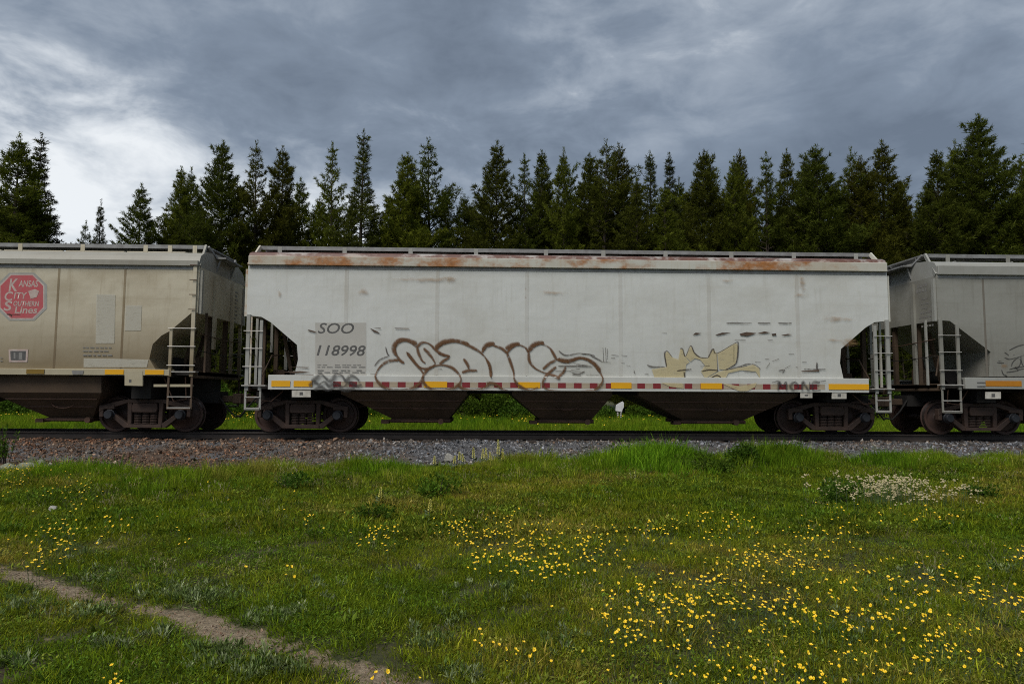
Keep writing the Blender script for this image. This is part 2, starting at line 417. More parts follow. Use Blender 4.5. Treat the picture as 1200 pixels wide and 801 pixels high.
def axis(lo, hi, step, far, k=1.22):
    a = list(np.arange(lo, hi+step/2, step)); s = step
    l, r = [lo], [hi]
    while l[-1] > -far: s *= k; l.append(l[-1]-s)
    s = step
    while r[-1] < far: s *= k; r.append(r[-1]+s)
    return np.array(l[:0:-1]+a+r[1:])
gx = axis(-18, 20, .12, 900); gy = axis(-18, 24, .12, 900)
GX, GY = np.meshgrid(gx, gy); GH = hgt(GX, GY)
def grid_mesh(name, X, Y, Z, mat):
    ny, nx = X.shape
    me = bpy.data.meshes.new(name); me.vertices.add(nx*ny)
    me.vertices.foreach_set('co', np.stack([X, Y, Z], -1).astype(np.float32).ravel())
    i = (np.arange(ny-1)[:, None]*nx+np.arange(nx-1)[None]).ravel()
    q = np.stack([i, i+1, i+nx+1, i+nx], -1).astype(np.int32)
    me.loops.add(q.size); me.loops.foreach_set('vertex_index', q.ravel())
    me.polygons.add(len(q)); me.polygons.foreach_set('loop_start', np.arange(len(q), dtype=np.int32)*4)
    me.polygons.foreach_set('use_smooth', np.ones(len(q), bool))
    me.update(calc_edges=True); me.materials.append(MATS[mat]); return me
gm = grid_mesh('ground', GX, GY, GH, 'meadow_soil')
inner = (np.abs(GY) < 60) & (np.abs(GX) < 60)
dirt = np.where(inner, np.clip((GY-edge_y(GX)+.15)/.5, 0, 1)*np.clip((3.6-GY)/.5, 0, 1), 0)
a = gm.attributes.new('dirt', 'FLOAT', 'POINT'); a.data.foreach_set('value', dirt.astype(np.float32).ravel())
a = gm.attributes.new('path', 'FLOAT', 'POINT'); a.data.foreach_set('value', np.where(inner, path_mask(GX, GY), 0).astype(np.float32).ravel())
tag(link('ground', gm), kind='structure')

# track bed: ballast shoulders, sleepers, rails
bx = np.arange(-70, 70.01, .25)
by = np.array([-3.9, -3.5, -3.1, -2.7, -2.3, -1.95, -1.7, -1.4, -1.0, -.5, 0, .5, 1.0, 1.4, 1.7, 1.95, 2.3, 2.7, 3.1, 3.5])
bz = np.interp(by, [-3.9, -3.1, -1.75, -1.2, 1.2, 1.75, 3.1, 3.5], [-.62, -.46, -.225, -.205, -.205, -.225, -.48, -.62])
BX, BY = np.meshgrid(bx, by); BZ = bz[:, None]+.02*np.sin(BX*2.3+BY*3)+.012*np.sin(BX*5.1-BY*4)
def ballast_h(x, y):
    return np.interp(y, by, bz)+.02*np.sin(x*2.3+y*3)+.012*np.sin(x*5.1-y*4)
tag(link('ballast_bed', grid_mesh('ballast_bed', BX, BY, BZ, 'ballast_fines')), kind='structure')
track = tag(empty('railway_track', (0, 0, 0)), kind='structure')
RP = [(-.070, -.172), (.070, -.172), (.070, -.160), (.012, -.140), (.009, -.050), (.036, -.036), (.036, -.008), (.028, -.0005), (-.028, -.0005), (-.036, -.008), (-.036, -.036), (-.009, -.050), (-.012, -.140), (-.070, -.160)]
for s in (-1, 1):
    mb = MB(); mb.sweep_x([(y+s*.752, z) for y, z in RP], list(np.arange(-70, 70.1, 10)))
    ro = mb.build('rail', ['rail_steel', 'rail_head'], track)
    for p in ro.data.polygons:
        if p.normal.z > .9 and p.center.z > -.02: p.material_index = 1
tie = MB().box(-.115, .115, -1.30, 1.30, -.36, -.1735).mesh('sleeper', 'tie_wood', bevel=.012)
for k in range(-46, 54):
    o = link('sleeper', tie, track); o.location = (k*.55+random.uniform(-.02, .02), random.uniform(-.03, .03), random.uniform(-.004, 0)); o.rotation_euler.z = random.uniform(-.01, .01)

# ------------------------------------------------------------------ scattering of tiny things with geometry nodes
def variant_col(name, meshes):
    c = bpy.data.collections.new(name)
    for k, me in enumerate(meshes):
        o = bpy.data.objects.new('%s_%02d' % (name, k), me); c.objects.link(o)
    return c
def scatter(name, pts, rot, scl, tint, val, idx, col):
    pts = np.asarray(pts, np.float32); n = len(pts)
    me = bpy.data.meshes.new(name); me.vertices.add(n); me.vertices.foreach_set('co', pts.ravel())
    def at(nm, typ, arr, key='value'):
        a = me.attributes.new(nm, typ, 'POINT'); a.data.foreach_set(key, np.ascontiguousarray(arr).ravel())
    at('rot', 'FLOAT_VECTOR', np.asarray(rot, np.float32), 'vector')
    sc3 = np.asarray(scl, np.float32)
    if sc3.ndim == 1: sc3 = np.repeat(sc3[:, None], 3, 1)
    at('scl', 'FLOAT_VECTOR', sc3, 'vector')
    at('tint', 'FLOAT', np.asarray(tint, np.float32)); at('val', 'FLOAT', np.asarray(val, np.float32)); at('idx', 'INT', np.asarray(idx, np.int32))
    ob = link(name, me)
    g = bpy.data.node_groups.new(name, 'GeometryNodeTree')
    g.interface.new_socket('Geometry', in_out='INPUT', socket_type='NodeSocketGeometry')
    g.interface.new_socket('Geometry', in_out='OUTPUT', socket_type='NodeSocketGeometry')
    N = g.nodes; L = g.links
    gi = N.new('NodeGroupInput'); go = N.new('NodeGroupOutput'); ip = N.new('GeometryNodeInstanceOnPoints')
    ci = N.new('GeometryNodeCollectionInfo'); ci.inputs[0].default_value = col; ci.inputs['Separate Children'].default_value = True; ci.inputs['Reset Children'].default_value = True
    def na(nm, typ):
        a = N.new('GeometryNodeInputNamedAttribute'); a.data_type = typ; a.inputs[0].default_value = nm; return a.outputs[0]
    L.new(gi.outputs[0], ip.inputs['Points']); L.new(ci.outputs[0], ip.inputs['Instance']); ip.inputs['Pick Instance'].default_value = True
    L.new(na('idx', 'INT'), ip.inputs['Instance Index'])
    e2r = N.new('FunctionNodeEulerToRotation'); L.new(na('rot', 'FLOAT_VECTOR'), e2r.inputs[0]); L.new(e2r.outputs[0], ip.inputs['Rotation'])
    L.new(na('scl', 'FLOAT_VECTOR'), ip.inputs['Scale']); L.new(ip.outputs[0], go.inputs[0])
    md = ob.modifiers.new('scatter', 'NODES'); md.node_group = g
    return ob
def tri_mesh(name, V, mat, F=None, attrs=None):
    """V: (n, 3) vertices; every three a triangle unless F is given"""
    V = np.asarray(V, np.float32).reshape(-1, 3)
    F = np.arange(len(V), dtype=np.int32).reshape(-1, 3) if F is None else np.asarray(F, np.int32)
    me = bpy.data.meshes.new(name); me.vertices.add(len(V)); me.vertices.foreach_set('co', V.ravel())
    me.loops.add(F.size); me.loops.foreach_set('vertex_index', F.ravel())
    me.polygons.add(len(F)); me.polygons.foreach_set('loop_start', np.arange(len(F), dtype=np.int32)*F.shape[1])
    for k, v in (attrs or {}).items():
        a = me.attributes.new(k, 'FLOAT', 'POINT'); a.data.foreach_set('value', np.asarray(v, np.float32))
    me.update(calc_edges=True)
    if mat: me.materials.append(MATS[mat])
    return me
def tuft(name, V, mat, k):
    q = np.random.default_rng(len(V)+k).random(len(V)//k)
    return tri_mesh(name, V, mat, None, {'bv': np.repeat(q, k)})
def blades(rng, n, r, lmin, lmax, w, lean, curl=.5):
    """n bent blades of grass round the origin"""
    T = []
    for _ in range(n):
        a = rng.uniform(0, 6.283); q = r*math.sqrt(rng.random()); p = np.array([q*math.cos(a), q*math.sin(a), -.012])
        l = rng.uniform(lmin, lmax); b_ = a+rng.normal(0, .8); le = abs(rng.normal(lean, lean*.5))
        d = np.array([math.cos(b_)*math.sin(le), math.sin(b_)*math.sin(le), math.cos(le)])
        le2 = le+curl*rng.random(); d2 = np.array([math.cos(b_)*math.sin(le2), math.sin(b_)*math.sin(le2), math.cos(le2)])
        ph = rng.uniform(0, 6.283); sd = np.array([math.cos(ph), math.sin(ph), 0])*w/2*rng.uniform(.7, 1.2)
        m_ = p+d*l*.55; tip = m_+d2*l*.45
        T += [p-sd, p+sd, m_+sd*.8, p-sd, m_+sd*.8, m_-sd*.8, m_-sd*.8, m_+sd*.8, tip]
    return np.array(T)
def leaves(rng, n, r, h, ln, wd, up=.5, fold=.2):
    """n small pointed leaves"""
    T = []
    for _ in range(n):
        a = rng.uniform(0, 6.283); q = r*math.sqrt(rng.random()); p = np.array([q*math.cos(a), q*math.sin(a), rng.uniform(0, h)])
        b_ = a+rng.normal(0, .6); e = rng.normal(up, .3)
        d = np.array([math.cos(b_)*math.cos(e), math.sin(b_)*math.cos(e), math.sin(e)]); s = np.array([-math.sin(b_), math.cos(b_), rng.normal(0, .2)])
        l = ln*rng.uniform(.6, 1.2); w = wd*rng.uniform(.7, 1.2); m_ = p+d*l*.5+np.array([0, 0, -fold*w])
        T += [p, m_+s*w/2, p+d*l, p, p+d*l, m_-s*w/2]
    return np.array(T)

# ------------------------------------------------------------------ hopper cars
def clip_x(poly, x0, x1):
    def half(P, xc, keep):
        out = []
        for i in range(len(P)):
            a, b_ = P[i], P[(i+1) % len(P)]
            ia, ib = keep(a[0], xc), keep(b_[0], xc)
            if ia: out.append(a)
            if ia != ib:
                u = (xc-a[0])/(b_[0]-a[0]); out.append((xc, a[1]+u*(b_[1]-a[1])))
        return out
    P = half(poly, x0, lambda v, c_: v >= c_)
    return half(P, x1, lambda v, c_: v <= c_)

def ribbon(strokes, Y, car_x, w):
    """spray strokes given as photo points on the car side, as flat ribbons with an 'edge' attribute"""
    V, F, E_ = [], [], []
    for st in strokes:
        ww = w
        if isinstance(st, dict): ww = st['w']; st = st['p']
        P = [np.array(on_y(a, b_, Y))[[0, 2]] for a, b_ in st]
        if len(P) > 2:                              # smooth the line
            Q = []
            for i in range(len(P)-1):
                p0, p1, p2, p3 = P[max(i-1, 0)], P[i], P[i+1], P[min(i+2, len(P)-1)]
                for u in np.linspace(0, 1, 6)[:-1]:
                    Q.append(.5*((2*p1)+(-p0+p2)*u+(2*p0-5*p1+4*p2-p3)*u*u+(-p0+3*p1-3*p2+p3)*u**3))
            P = Q+[P[-1]]
        o = len(V)
        for k, p in enumerate(P):
            d = P[min(k+1, len(P)-1)]-P[max(k-1, 0)]; d = d/(np.linalg.norm(d)+1e-9); n = np.array([-d[1], d[0]])
            lw = ww*(.75+.25*math.sin(k*.37+o))*(.45 if k in (0, len(P)-1) else 1)
            for s, e in ((-1, 1), (0, 0), (1, 1)):
                q = p+n*s*lw/2; q[1] = max(q[1], 1.14) if SILL_TOP[0] > 0 else q[1]; V.append((q[0]-car_x, Y if q[1] > SILL_TOP[0] else Y-.078, q[1])); E_.append(e)
        for k in range(len(P)-1):
            b_ = o+3*k; F += [(b_, b_+1, b_+4, b_+3), (b_+1, b_+2, b_+5, b_+4)]
    return V, F, E_
LAYER = [0]; SILL_TOP = [-9.0]
def graffiti(car, strokes, w, mat, name='graffiti', label=None):
    LAYER[0] += 1
    Y = -1.6055-.00035*LAYER[0]
    if mat == 'spray_sill': Y = -1.682-.0003*LAYER[0]; mat = 'spray_black'
    top = None
    for k, st in enumerate(strokes):                # each stroke a hair further out, so that crossings never share a plane
        V, F, E_ = ribbon([st], Y-.00006*k, car.location.x, w)
        V = [(x, y-.000004*i, z) for i, (x, y, z) in enumerate(V)]
        o = link(name if top is None else 'spray_stroke', tri_mesh(name, V, mat, F, {'edge': E_}), top or car)
        top = top or o
    if label: top['label'] = label
    return top
def patch(car, pxpoly, mat, name, Y=None, label=None, th=None):
    if Y is None: LAYER[0] += 1; Y = -1.6055-.00035*LAYER[0]
    P = [on_y(a, b_, Y) for a, b_ in pxpoly]
    mb = MB()
    if th: mb.prism([(p[0]-car.location.x, p[2]) for p in P], Y, Y+th)
    else: mb.add([(p[0]-car.location.x, Y, p[2]) for p in P], [list(range(len(P)))])
    o = mb.build(name, mat, car)
    if label: o['label'] = label
    return o
def stain(car, pxpoly):
    """soft-edged stain: coverage falls from the middle to the rim"""
    LAYER[0] += 1; Y = -1.6055-.00035*LAYER[0]
    P = np.array([on_y(a, b_, Y)[[0, 2]] for a, b_ in pxpoly]); c_ = P.mean(0); lo, hi = P.min(0), P.max(0); r_ = (hi-lo)/2*1.25; c_ = (lo+hi)/2; n = 18
    V = [(c_[0]-car.location.x, Y, c_[1])]+[(c_[0]+r_[0]*math.cos(w)*(1+.2*math.sin(3*w+c_[0]))-car.location.x, Y, c_[1]+r_[1]*math.sin(w)*(1+.2*math.cos(2*w+c_[0]))) for w in np.linspace(0, 6.283, n+1)[:-1]]
    return link('rust_stain', tri_mesh('rust_stain', V, 'rust_stain', [(0, 1+i, 1+(i+1) % n) for i in range(n)], {'edge': [0]+[1]*n}), car)
def text(car, s, px0, px1, mat, name='lettering', shear=0.0, bold=0.0, Y=None, label=None):
    """lettering that fills the photo box px0 (left, top) .. px1 (right, bottom) on the car side"""
    if Y is None: LAYER[0] += 1; Y = -1.6055-.00035*LAYER[0]
    cu = bpy.data.curves.new(name, 'FONT'); cu.body = s; cu.shear = shear; cu.offset = bold; cu.resolution_u = 3
    tmp = bpy.data.objects.new(name, cu); COL.objects.link(tmp)
    dg = bpy.context.evaluated_depsgraph_get(); dg.update()
    me = bpy.data.meshes.new_from_object(tmp.evaluated_get(dg)); bpy.data.objects.remove(tmp); bpy.data.curves.remove(cu)
    n = len(me.vertices); c_ = np.zeros(n*3, np.float32); me.vertices.foreach_get('co', c_); c_ = c_.reshape(-1, 3)
    lo, hi = c_.min(0), c_.max(0); A = on_y(px0[0], px1[1], Y); B = on_y(px1[0], px0[1], Y)
    u = (c_-lo)/np.maximum(hi-lo, 1e-6)
    out = np.stack([A[0]+u[:, 0]*(B[0]-A[0])-car.location.x, np.full(n, Y), A[2]+u[:, 1]*(B[2]-A[2])], -1).astype(np.float32)
    me.vertices.foreach_set('co', out.ravel()); me.update(); me.materials.clear(); me.materials.append(MATS[mat]); me.name = name
    o = link(name, me, car)
    if label: o['label'] = label
    return o

_wheel = MB().lathe_y([(-.815, .10), (-.815, .17), (-.79, .20), (-.765, .36), (-.82, .385), (-.82, .45), (-.80, .455), (-.725, .460), (-.715, .485), (-.695, .487), (-.685, .46), (-.685, .39), (-.72, .36), (-.73, .18), (-.68, .15), (-.68, .10)], 0, 0, 36).mesh('wheel', ['wheel_iron', 'wheel_tread'], smooth=True)
for p in _wheel.polygons:
    q = math.hypot(p.center.x, p.center.z)
    if q > .44 and abs(p.normal.y) < .5 and p.center.y < -.72: p.material_index = 1
_axle = MB().lathe_y([(-1.10, .065), (-.8, .08), (.8, .08), (1.10, .065)], 0, 0, 14).mesh('axle', 'wheel_iron', smooth=True)
_cap = MB().lathe_y([(-1.245, .045), (-1.245, .095), (-1.22, .115), (-1.16, .12), (-1.15, .135), (-1.02, .135)], 0, 0, 20).mesh('bearing_cap', 'bearing_blue', smooth=True)
mb = MB()
for (ax, aw) in ((-.20, .105), (0, .105), (.20, .105)):
    for k in range(7):
        z = .235+k*.042
        mb.add([(ax+aw*math.cos(w), -1.06+aw*.8*math.sin(w), zz) for zz in (z, z+.024) for w in np.linspace(0, 6.283, 11)[:-1]],
               [[i, (i+1) % 10, 10+(i+1) % 10, 10+i] for i in range(10)]+[list(range(9, -1, -1)), list(range(10, 20))])
_spring = mb.mesh('spring_nest', 'truck_iron')
mb = MB()
y0, y1 = -1.145, -1.0
mb.prism([(-1.12, .60), (-.70, .68), (-.45, .76), (.45, .76), (.70, .68), (1.12, .60), (1.12, .70), (.72, .80), (.45, .86), (-.45, .86), (-.72, .80), (-1.12, .70)], y0, y1)
mb.prism([(-.44, .12), (.44, .12), (.44, .215), (-.44, .215)], y0-.02, y1+.03)
for s in (-1, 1):
    mb.prism([(s*.41, .12), (s*.52, .12), (s*.98, .50), (s*.98, .62), (s*.86, .62), (s*.80, .50), (s*.41, .215)], y0+.003, y1-.003)
    mb.prism([(s*.34, .21), (s*.44, .21), (s*.46, .77), (s*.34, .77)], y0+.006, y1-.006)
    mb.prism([(s*.78, .60), (s*1.03, .60), (s*1.17, .52), (s*1.17, .70), (s*.78, .72)], y0-.012, y1+.01)
    mb.prism([(s*1.06, .40), (s*1.16, .40), (s*1.17, .62), (s*1.06, .62)], y0-.004, y1+.004)
_frame = mb.mesh('side_frame', 'truck_iron', bevel=.012)
_bolster = MB().prism([(-.30, .52), (.30, .52), (.33, .62), (.30, .76), (-.30, .76), (-.33, .62)], -1.19, 1.19).mesh('bolster', 'truck_iron', bevel=.012)
_beam = MB().box(-.06, .06, -.95, .95, .36, .46).mesh('brake_beam', 'truck_iron')
def truck(car, x):
    tr = link('truck', _bolster, car); tr.location = (x, 0, 0)
    for s in (-1, 1):
        f = link('side_frame', _frame, tr); sp_ = link('spring_nest', _spring, tr)
        if s > 0: f.rotation_euler.z = math.pi; sp_.rotation_euler.z = math.pi
        bb = link('brake_beam', _beam, tr); bb.location.x = s*.40
        a = link('axle', _axle, tr); a.location = (s*.90, 0, .46)
        for q in (0, 1):
            w = link('wheel', _wheel, tr); w.location = (s*.90, 0, .4605); w.rotation_euler = (0, random.uniform(0, 6), q*math.pi)
            c_ = link('bearing_cap', _cap, tr); c_.location = (s*.90, 0, .46); c_.rotation_euler.z = q*math.pi
    return tr

def hopper(label, cx, L, cut, ze, fascia, sill, mats, panels, posts, bays, ladder, roof_rise=.27, truck_in=1.37, rb_y=1.0, rb_z=(4.82, 4.95)):
    """a covered hopper car. cut: outline of the opening under each end, as (distance in from the end, z)"""
    car = tag(empty('hopper_car', (cx, 0, 0)), label, 'hopper car', 'hopper cars of the train')
    h = L/2; MP, MF, MR, MS, ME = mats
    zs0, zs1 = sill
    out = [(-h, ze)]+[(-h+d, z) for d, z in cut]+[(h-d, z) for d, z in cut[::-1]]+[(h, ze)]
    MB().prism(out, -1.577, 1.577).build('body', ME, car)
    xs = [-h]+list(panels)+[h]
    for a, b_ in zip(xs[:-1], xs[1:]):
        P = clip_x(out, a+(.004 if a > -h else -.001), b_-(.004 if b_ < h else -.001))
        if len(P) > 2:
            MB().prism(P, -1.602, -1.574).build('side_panel', MP, car)
            MB().prism(P, 1.574, 1.602).build('side_panel', MP, car)
    # roof: a shallow arch over the eaves, ends closed
    n = 12; z0 = fascia[1]
    prof = [(1.60*math.cos(math.pi*k/n)*1.0, z0+roof_rise*math.sin(math.pi*k/n)**.8) for k in range(n+1)]
    prof = [(1.60, ze-.01)]+[(y, z) for y, z in prof]+[(-1.60, ze-.01)]
    MB().sweep_x(prof, list(np.linspace(-h+.004, h-.004, 9))).build('roof', MR, car)
    for s in (-1, 1):                               # top chord along the eaves and the side sill
        ya = s*1.596
        mb = MB(); mb.box(-h+.02, h-.02, min(ya, s*1.675), max(ya, s*1.675), fascia[0], fascia[1]+.004)
        mb.build('eave_rail', MF, car, bevel=.01)
        MB().box(-h+.03, h-.03, min(s*1.59, s*1.612), max(s*1.59, s*1.612), fascia[0]-.085, fascia[0]+.01).build('eave_shade_strip', 'galvanised', car)  # grey strip standing in for the shade cast below the eave rail
        mb = MB(); mb.box(-h+.62, h-.62, min(s*1.55, s*1.668), max(s*1.55, s*1.668), zs0, zs1); mb.box(-h+.62, h-.62, min(s*1.40, s*1.552), max(s*1.40, s*1.552), zs1-.05, zs1-.002)
        mb.build('side_sill', MS, car, bevel=.008)
    # running boards on short posts, cross-over boards at the ends, roof hatches between them
    for s in (-1, 1):
        yo = s*rb_y
        ya, yb = (yo, yo+s*-.42)
        mb = MB(); mb.box(-h+.10, h-.10, min(ya, yb), max(ya, yb), rb_z[1]-.035, rb_z[1])
        mb.box(-h+.10, h-.10, min(ya, ya-s*.02), max(ya, ya-s*.02), rb_z[1]-.10, rb_z[1]-.034)
        mb.box(-h+.10, h-.10, min(yb, yb+s*.02), max(yb, yb+s*.02), rb_z[1]-.10, rb_z[1]-.034)
        rb = mb.build('running_board', 'galvanised', car)
        for px_ in posts:
            zb = z0+roof_rise*max(0, 1-(rb_y/1.6)**2)**.4-.06
            mb = MB(); mb.box(px_-.055, px_+.055, min(ya-s*.012, ya+s*.006), max(ya-s*.012, ya+s*.006), zb, rb_z[1]-.012)
            mb.box(px_-.055, px_+.055, min(ya-s*.10, ya), max(ya-s*.10, ya), zb-.02, zb+.05)
            mb.build('support_post', ME, rb)
    for s in (-1, 1):
        mb = MB(); mb.box(min(s*(h-.09), s*(h-.5)), max(s*(h-.09), s*(h-.5)), -rb_y+.43, rb_y-.43, rb_z[1]-.036, rb_z[1]-.002)
        mb.box(min(s*(h+.28), s*(h-.05)), max(s*(h+.28), s*(h-.05)), -.62, .62, rb_z[0]-.16, rb_z[0]-.12)
        mb.bar((s*(h+.02), -.6, rb_z[0]-.14), (s*(h-.06), -rb_y+.05, rb_z[1]-.03), .05, .05); mb.bar((s*(h+.02), .6, rb_z[0]-.14), (s*(h-.06), rb_y-.05, rb_z[1]-.03), .05, .05)
        mb.bar((s*(h+.10), -.5, rb_z[0]-.15), (s*(h-.01), -.5, rb_z[0]-.5), .04, .04); mb.bar((s*(h+.10), .5, rb_z[0]-.15), (s*(h-.01), .5, rb_z[0]-.5), .04, .04)
        mb.build('end_running_board', 'galvanised', car)
        # grab iron standing at the roof corner
        for q in (-1, 1):
            mb = MB(); mb.bar((s*(h-.005), q*1.58, fascia[0]), (s*(h-.10), q*(rb_y+.02), rb_z[1]-.03), .05, .10); mb.build('corner_bracket', MF, car)
    nh = 9
    for k in range(nh):
        x0 = -h+.9+k*(L-1.8)/nh
        mb = MB(); mb.prism([(x0+.03, z0+roof_rise-.06), (x0+(L-1.8)/nh-.03, z0+roof_rise-.06), (x0+(L-1.8)/nh-.03, z0+roof_rise+.09), (x0+.03, z0+roof_rise+.09)], -.36, .36)
        mb.bar((x0+.5, -.40, z0+roof_rise+.10), (x0+.5, .40, z0+roof_rise+.10), .06, .03); mb.build('roof_hatch', ME, car, bevel=.02)
    # ends
    for s in (-1, 1):
        for yp in (-1.52, -.62, .62, 1.52):
            zlo = zs0+.12 if abs(yp) > 1 or s*yp > 0 else 2.2
            wd = .05 if abs(yp) > 1 else .06
            mb = MB(); mb.box(min(s*(h+.002), s*(h+.07)), max(s*(h+.002), s*(h+.07)), yp-wd, yp+wd, zlo if abs(yp) < 1 else cut[0][1]-.02, fascia[0]-.1); mb.build('end_post', ME if abs(yp) < 1 else MF, car)
        mb = MB(); mb.box(min(s*(h-.02), s*(h-1.5)), max(s*(h-.02), s*(h-1.5)), -1.42, 1.42, zs0+.02, zs0+.11); mb.build('end_platform', 'under_black', car)
        mb = MB(); mb.box(min(s*(h-.10), s*(h-.02)), max(s*(h-.10), s*(h-.02)), -1.50, 1.50, zs0-.05, zs0+.14); mb.build('end_sill', 'bay_brown', car)
        for q in (-.55, .55):                       # struts under the slope sheet
            mb = MB(); mb.bar((s*(h-.12), q, zs0+.1), (s*(h-.12), q, cut[0][1]+.02), .11, .11); mb.bar((s*(h-.9), q*.6, zs0+.1), (s*(h-.55), q*.6, cut[0][1]-.2), .09, .09); mb.build('end_strut', 'bay_brown', car)
        mb = MB(); mb.lathe_y([(-.55, .05), (-.55, .19), (.25, .19), (.25, .05)], s*(h-1.02), zs0+.33, 16); mb.build('air_reservoir', 'under_black', car, smooth=True)
        mb = MB(); mb.tube([(s*(h-.25), -1.05, zs0+.35), (s*(h-.45), -.9, zs0+.9), (s*(h-.5), -.3, zs0+.95)], .022); mb.box(min(s*(h-.3), s*(h-.6)), max(s*(h-.3), s*(h-.6)), -.25, .1, zs0+.11, zs0+.55); mb.build('brake_valve', 'bay_brown', car)
    mb = MB(); mb.box(-h+.1, h-.1, -.33, .33, 1.06, zs0+.10); mb.build('center_sill', 'under_black', car)
    for s in (-1, 1):
        mb = MB(); mb.box(min(s*(h-2.6), s*(h+.12)), max(s*(h-2.6), s*(h+.12)), -.30, .30, .76, 1.07); mb.build('draft_sill', 'under_black', car)
        mb = MB(); mb.box(min(s*(h+.10), s*(h+.50)), max(s*(h+.10), s*(h+.50)), -.09, .09, .78, .96)
        mb.prism([(s*(h+.42), .74), (s*(h+.66), .74), (s*(h+.66), 1.02), (s*(h+.42), 1.02)], -.17*s, .10*s); mb.build('coupler', 'bay_brown', car, bevel=.02)
        mb = MB(); mb.tube([(s*(h+.12), -.30, .92), (s*(h+.35), -.34, .62), (s*(h+.55), -.28, .38), (s*(h+.66), -.2, .42)], .025); mb.build('air_hose', 'under_black', car, smooth=True)
        mb = MB(); mb.box(min(s*(h-truck_in-.25), s*(h-truck_in+.25)), max(s*(h-truck_in-.25), s*(h-truck_in+.25)), -1.38, 1.38, .88, zs0+.02); mb.build('body_bolster', 'under_black', car)
        truck(car, s*(h-truck_in))
        # shear plate in shadow above the truck
        mb = MB(); mb.box(min(s*(h-.62), s*(h-3.2)), max(s*(h-.62), s*(h-3.2)), -1.50, 1.50, zs0-.03, zs0+.06); mb.build('shear_plate', 'under_black', car)
    for k, (ta, tb, ba, bb) in enumerate(bays):
        mb = MB()
        zt, zm, zb = zs0+.01, 1.02, .36
        V = []
        for (xa, xb, y, z) in ((ta, tb, 1.50, zt), (ta, tb, 1.46, zm), (ba, bb, .80, zb)):
            V += [(xa, -y, z), (xb, -y, z), (xb, y, z), (xa, y, z)]
        F_ = [[3, 2, 1, 0], [8, 9, 10, 11]]
        for q in (0, 4): F_ += [[q+i, q+(i+1) % 4, q+4+(i+1) % 4, q+4+i] for i in range(4)]
        mb.add(V, F_); by_ = mb.build('hopper_bay', 'bay_brown', car)
        mb = MB(); mb.box(ba-.06, bb+.06, -.86, .86, .27, .37); mb.box(ba-.30, bb+.05, -.90, -.80, .30, .345); mb.box(ba-.30, ba-.1, -.93, -.6, .25, .34)
        mb.build('outlet_gate', 'bay_rust', by_)
        mb = MB(); xm = (ba+bb)/2; mb.tube([(xm+.30*math.cos(w), -1.20+.0*w, .78+.16*math.sin(w)) for w in np.linspace(math.pi, 2*math.pi, 9)], .012, 5); mb.build('pull_bar', 'bay_rust', by_)
    # brake pipe, rods and cranks under the side sill
    for sy in (-1, 1):
        mb = MB(); mb.tube([(-h+1.2, sy*1.22, zs0-.06), (-2.0, sy*1.24, zs0-.05), (2.0, sy*1.22, zs0-.07), (h-1.2, sy*1.23, zs0-.06)], .022, 6); mb.build('brake_pipe', 'under_black', car)
        for k, (ta, tb, ba, bb) in enumerate(bays):
            xm = (ba+bb)/2
            mb = MB(); mb.tube([(xm-.5, sy*1.02, .315), (xm+.5, sy*1.02, .315)], .018, 6); mb.lathe_y([(min(sy*.86, sy*1.06), .02), (min(sy*.86, sy*1.06), .075), (max(sy*.86, sy*1.06), .075), (max(sy*.86, sy*1.06), .02)], xm+.55, .315, 12); mb.build('gate_crank', 'bay_rust', car)
            for zr, yr in ((.66, 1.14), (.86, 1.31)):
                u = (zr-.36)/.66; xa = ba+(ta-ba)*u; xb = bb+(tb-bb)*u; yy = sy*(.80+.66*u+.012)
                mb = MB(); mb.bar((xa+.04, yy, zr), (xb-.04, yy, zr), .03, .035); mb.build('bay_rib', 'bay_rust', car)
    for s in (-1, 1):
        mb = MB(); mb.tube([(s*(h-2.4), -.55, .62), (s*(h-4.3), -.5, .98)], .02, 6); mb.build('brake_rod', 'bay_rust', car)
        mb = MB(); mb.tube([(s*(h-.35), -1.36, zs0-.02), (s*(h-.30), -1.38, .86), (s*(h-.62), -1.38, .82), (s*(h-.9), -1.34, zs0-.04)], .016, 6); mb.build('uncoupling_lever', 'bay_rust', car)
    # ladders and steps on the near and far sides
    for s in (-1, 1):
        for sy in (-1, 1):
            so_, si_, rz, full = ladder
            yl = sy*1.63
            st = MB(); topz = fascia[0] if full else cut[0][1]+.02
            st.bar((s*(h-so_), yl, topz), (s*(h-so_), yl, zs0-.02), .05, .09, (1, 0, 0))
            st.bar((s*(h-si_), yl, cut[2][1]+.05), (s*(h-si_), yl, zs0-.02), .05, .075, (1, 0, 0))
            la = st.build('ladder', ME, car)
            for z in rz:
                m2 = MB(); m2.tube([(s*(h-so_+.10), yl+sy*.05, z), (s*(h-si_-.06), yl+sy*.05, z)], .0115, 6); m2.build('rung', 'rung_steel', la)
            if full:
                for k in range(4):
                    z = 3.15+k*.38
                    m2 = MB(); m2.tube([(s*(h-so_+.06), yl+sy*.05, z), (s*(h-so_-.12), yl+sy*.05, z)], .011, 6); m2.build('rung', 'bay_rust', la)
            # sill step hung below
            m2 = MB(); m2.box(min(s*(h+.04), s*(h-.56)), max(s*(h+.04), s*(h-.56)), min(sy*1.52, sy*1.70), max(sy*1.52, sy*1.70), zs0+.085, zs0+.115); m2.build('step_plate', 'rung_steel', car)
            m2 = MB()
            for xx in (so_-.02, si_+.02): m2.bar((s*(h-xx), yl, zs0+.09), (s*(h-xx), yl, .62), .02, .05, (1, 0, 0))
            m2.box(min(s*(h-so_+.02), s*(h-si_-.02)), max(s*(h-so_+.02), s*(h-si_-.02)), yl-.035, yl+.035, .61, .632)
            ss = m2.build('sill_step', ME if not full else 'bay_brown', car)
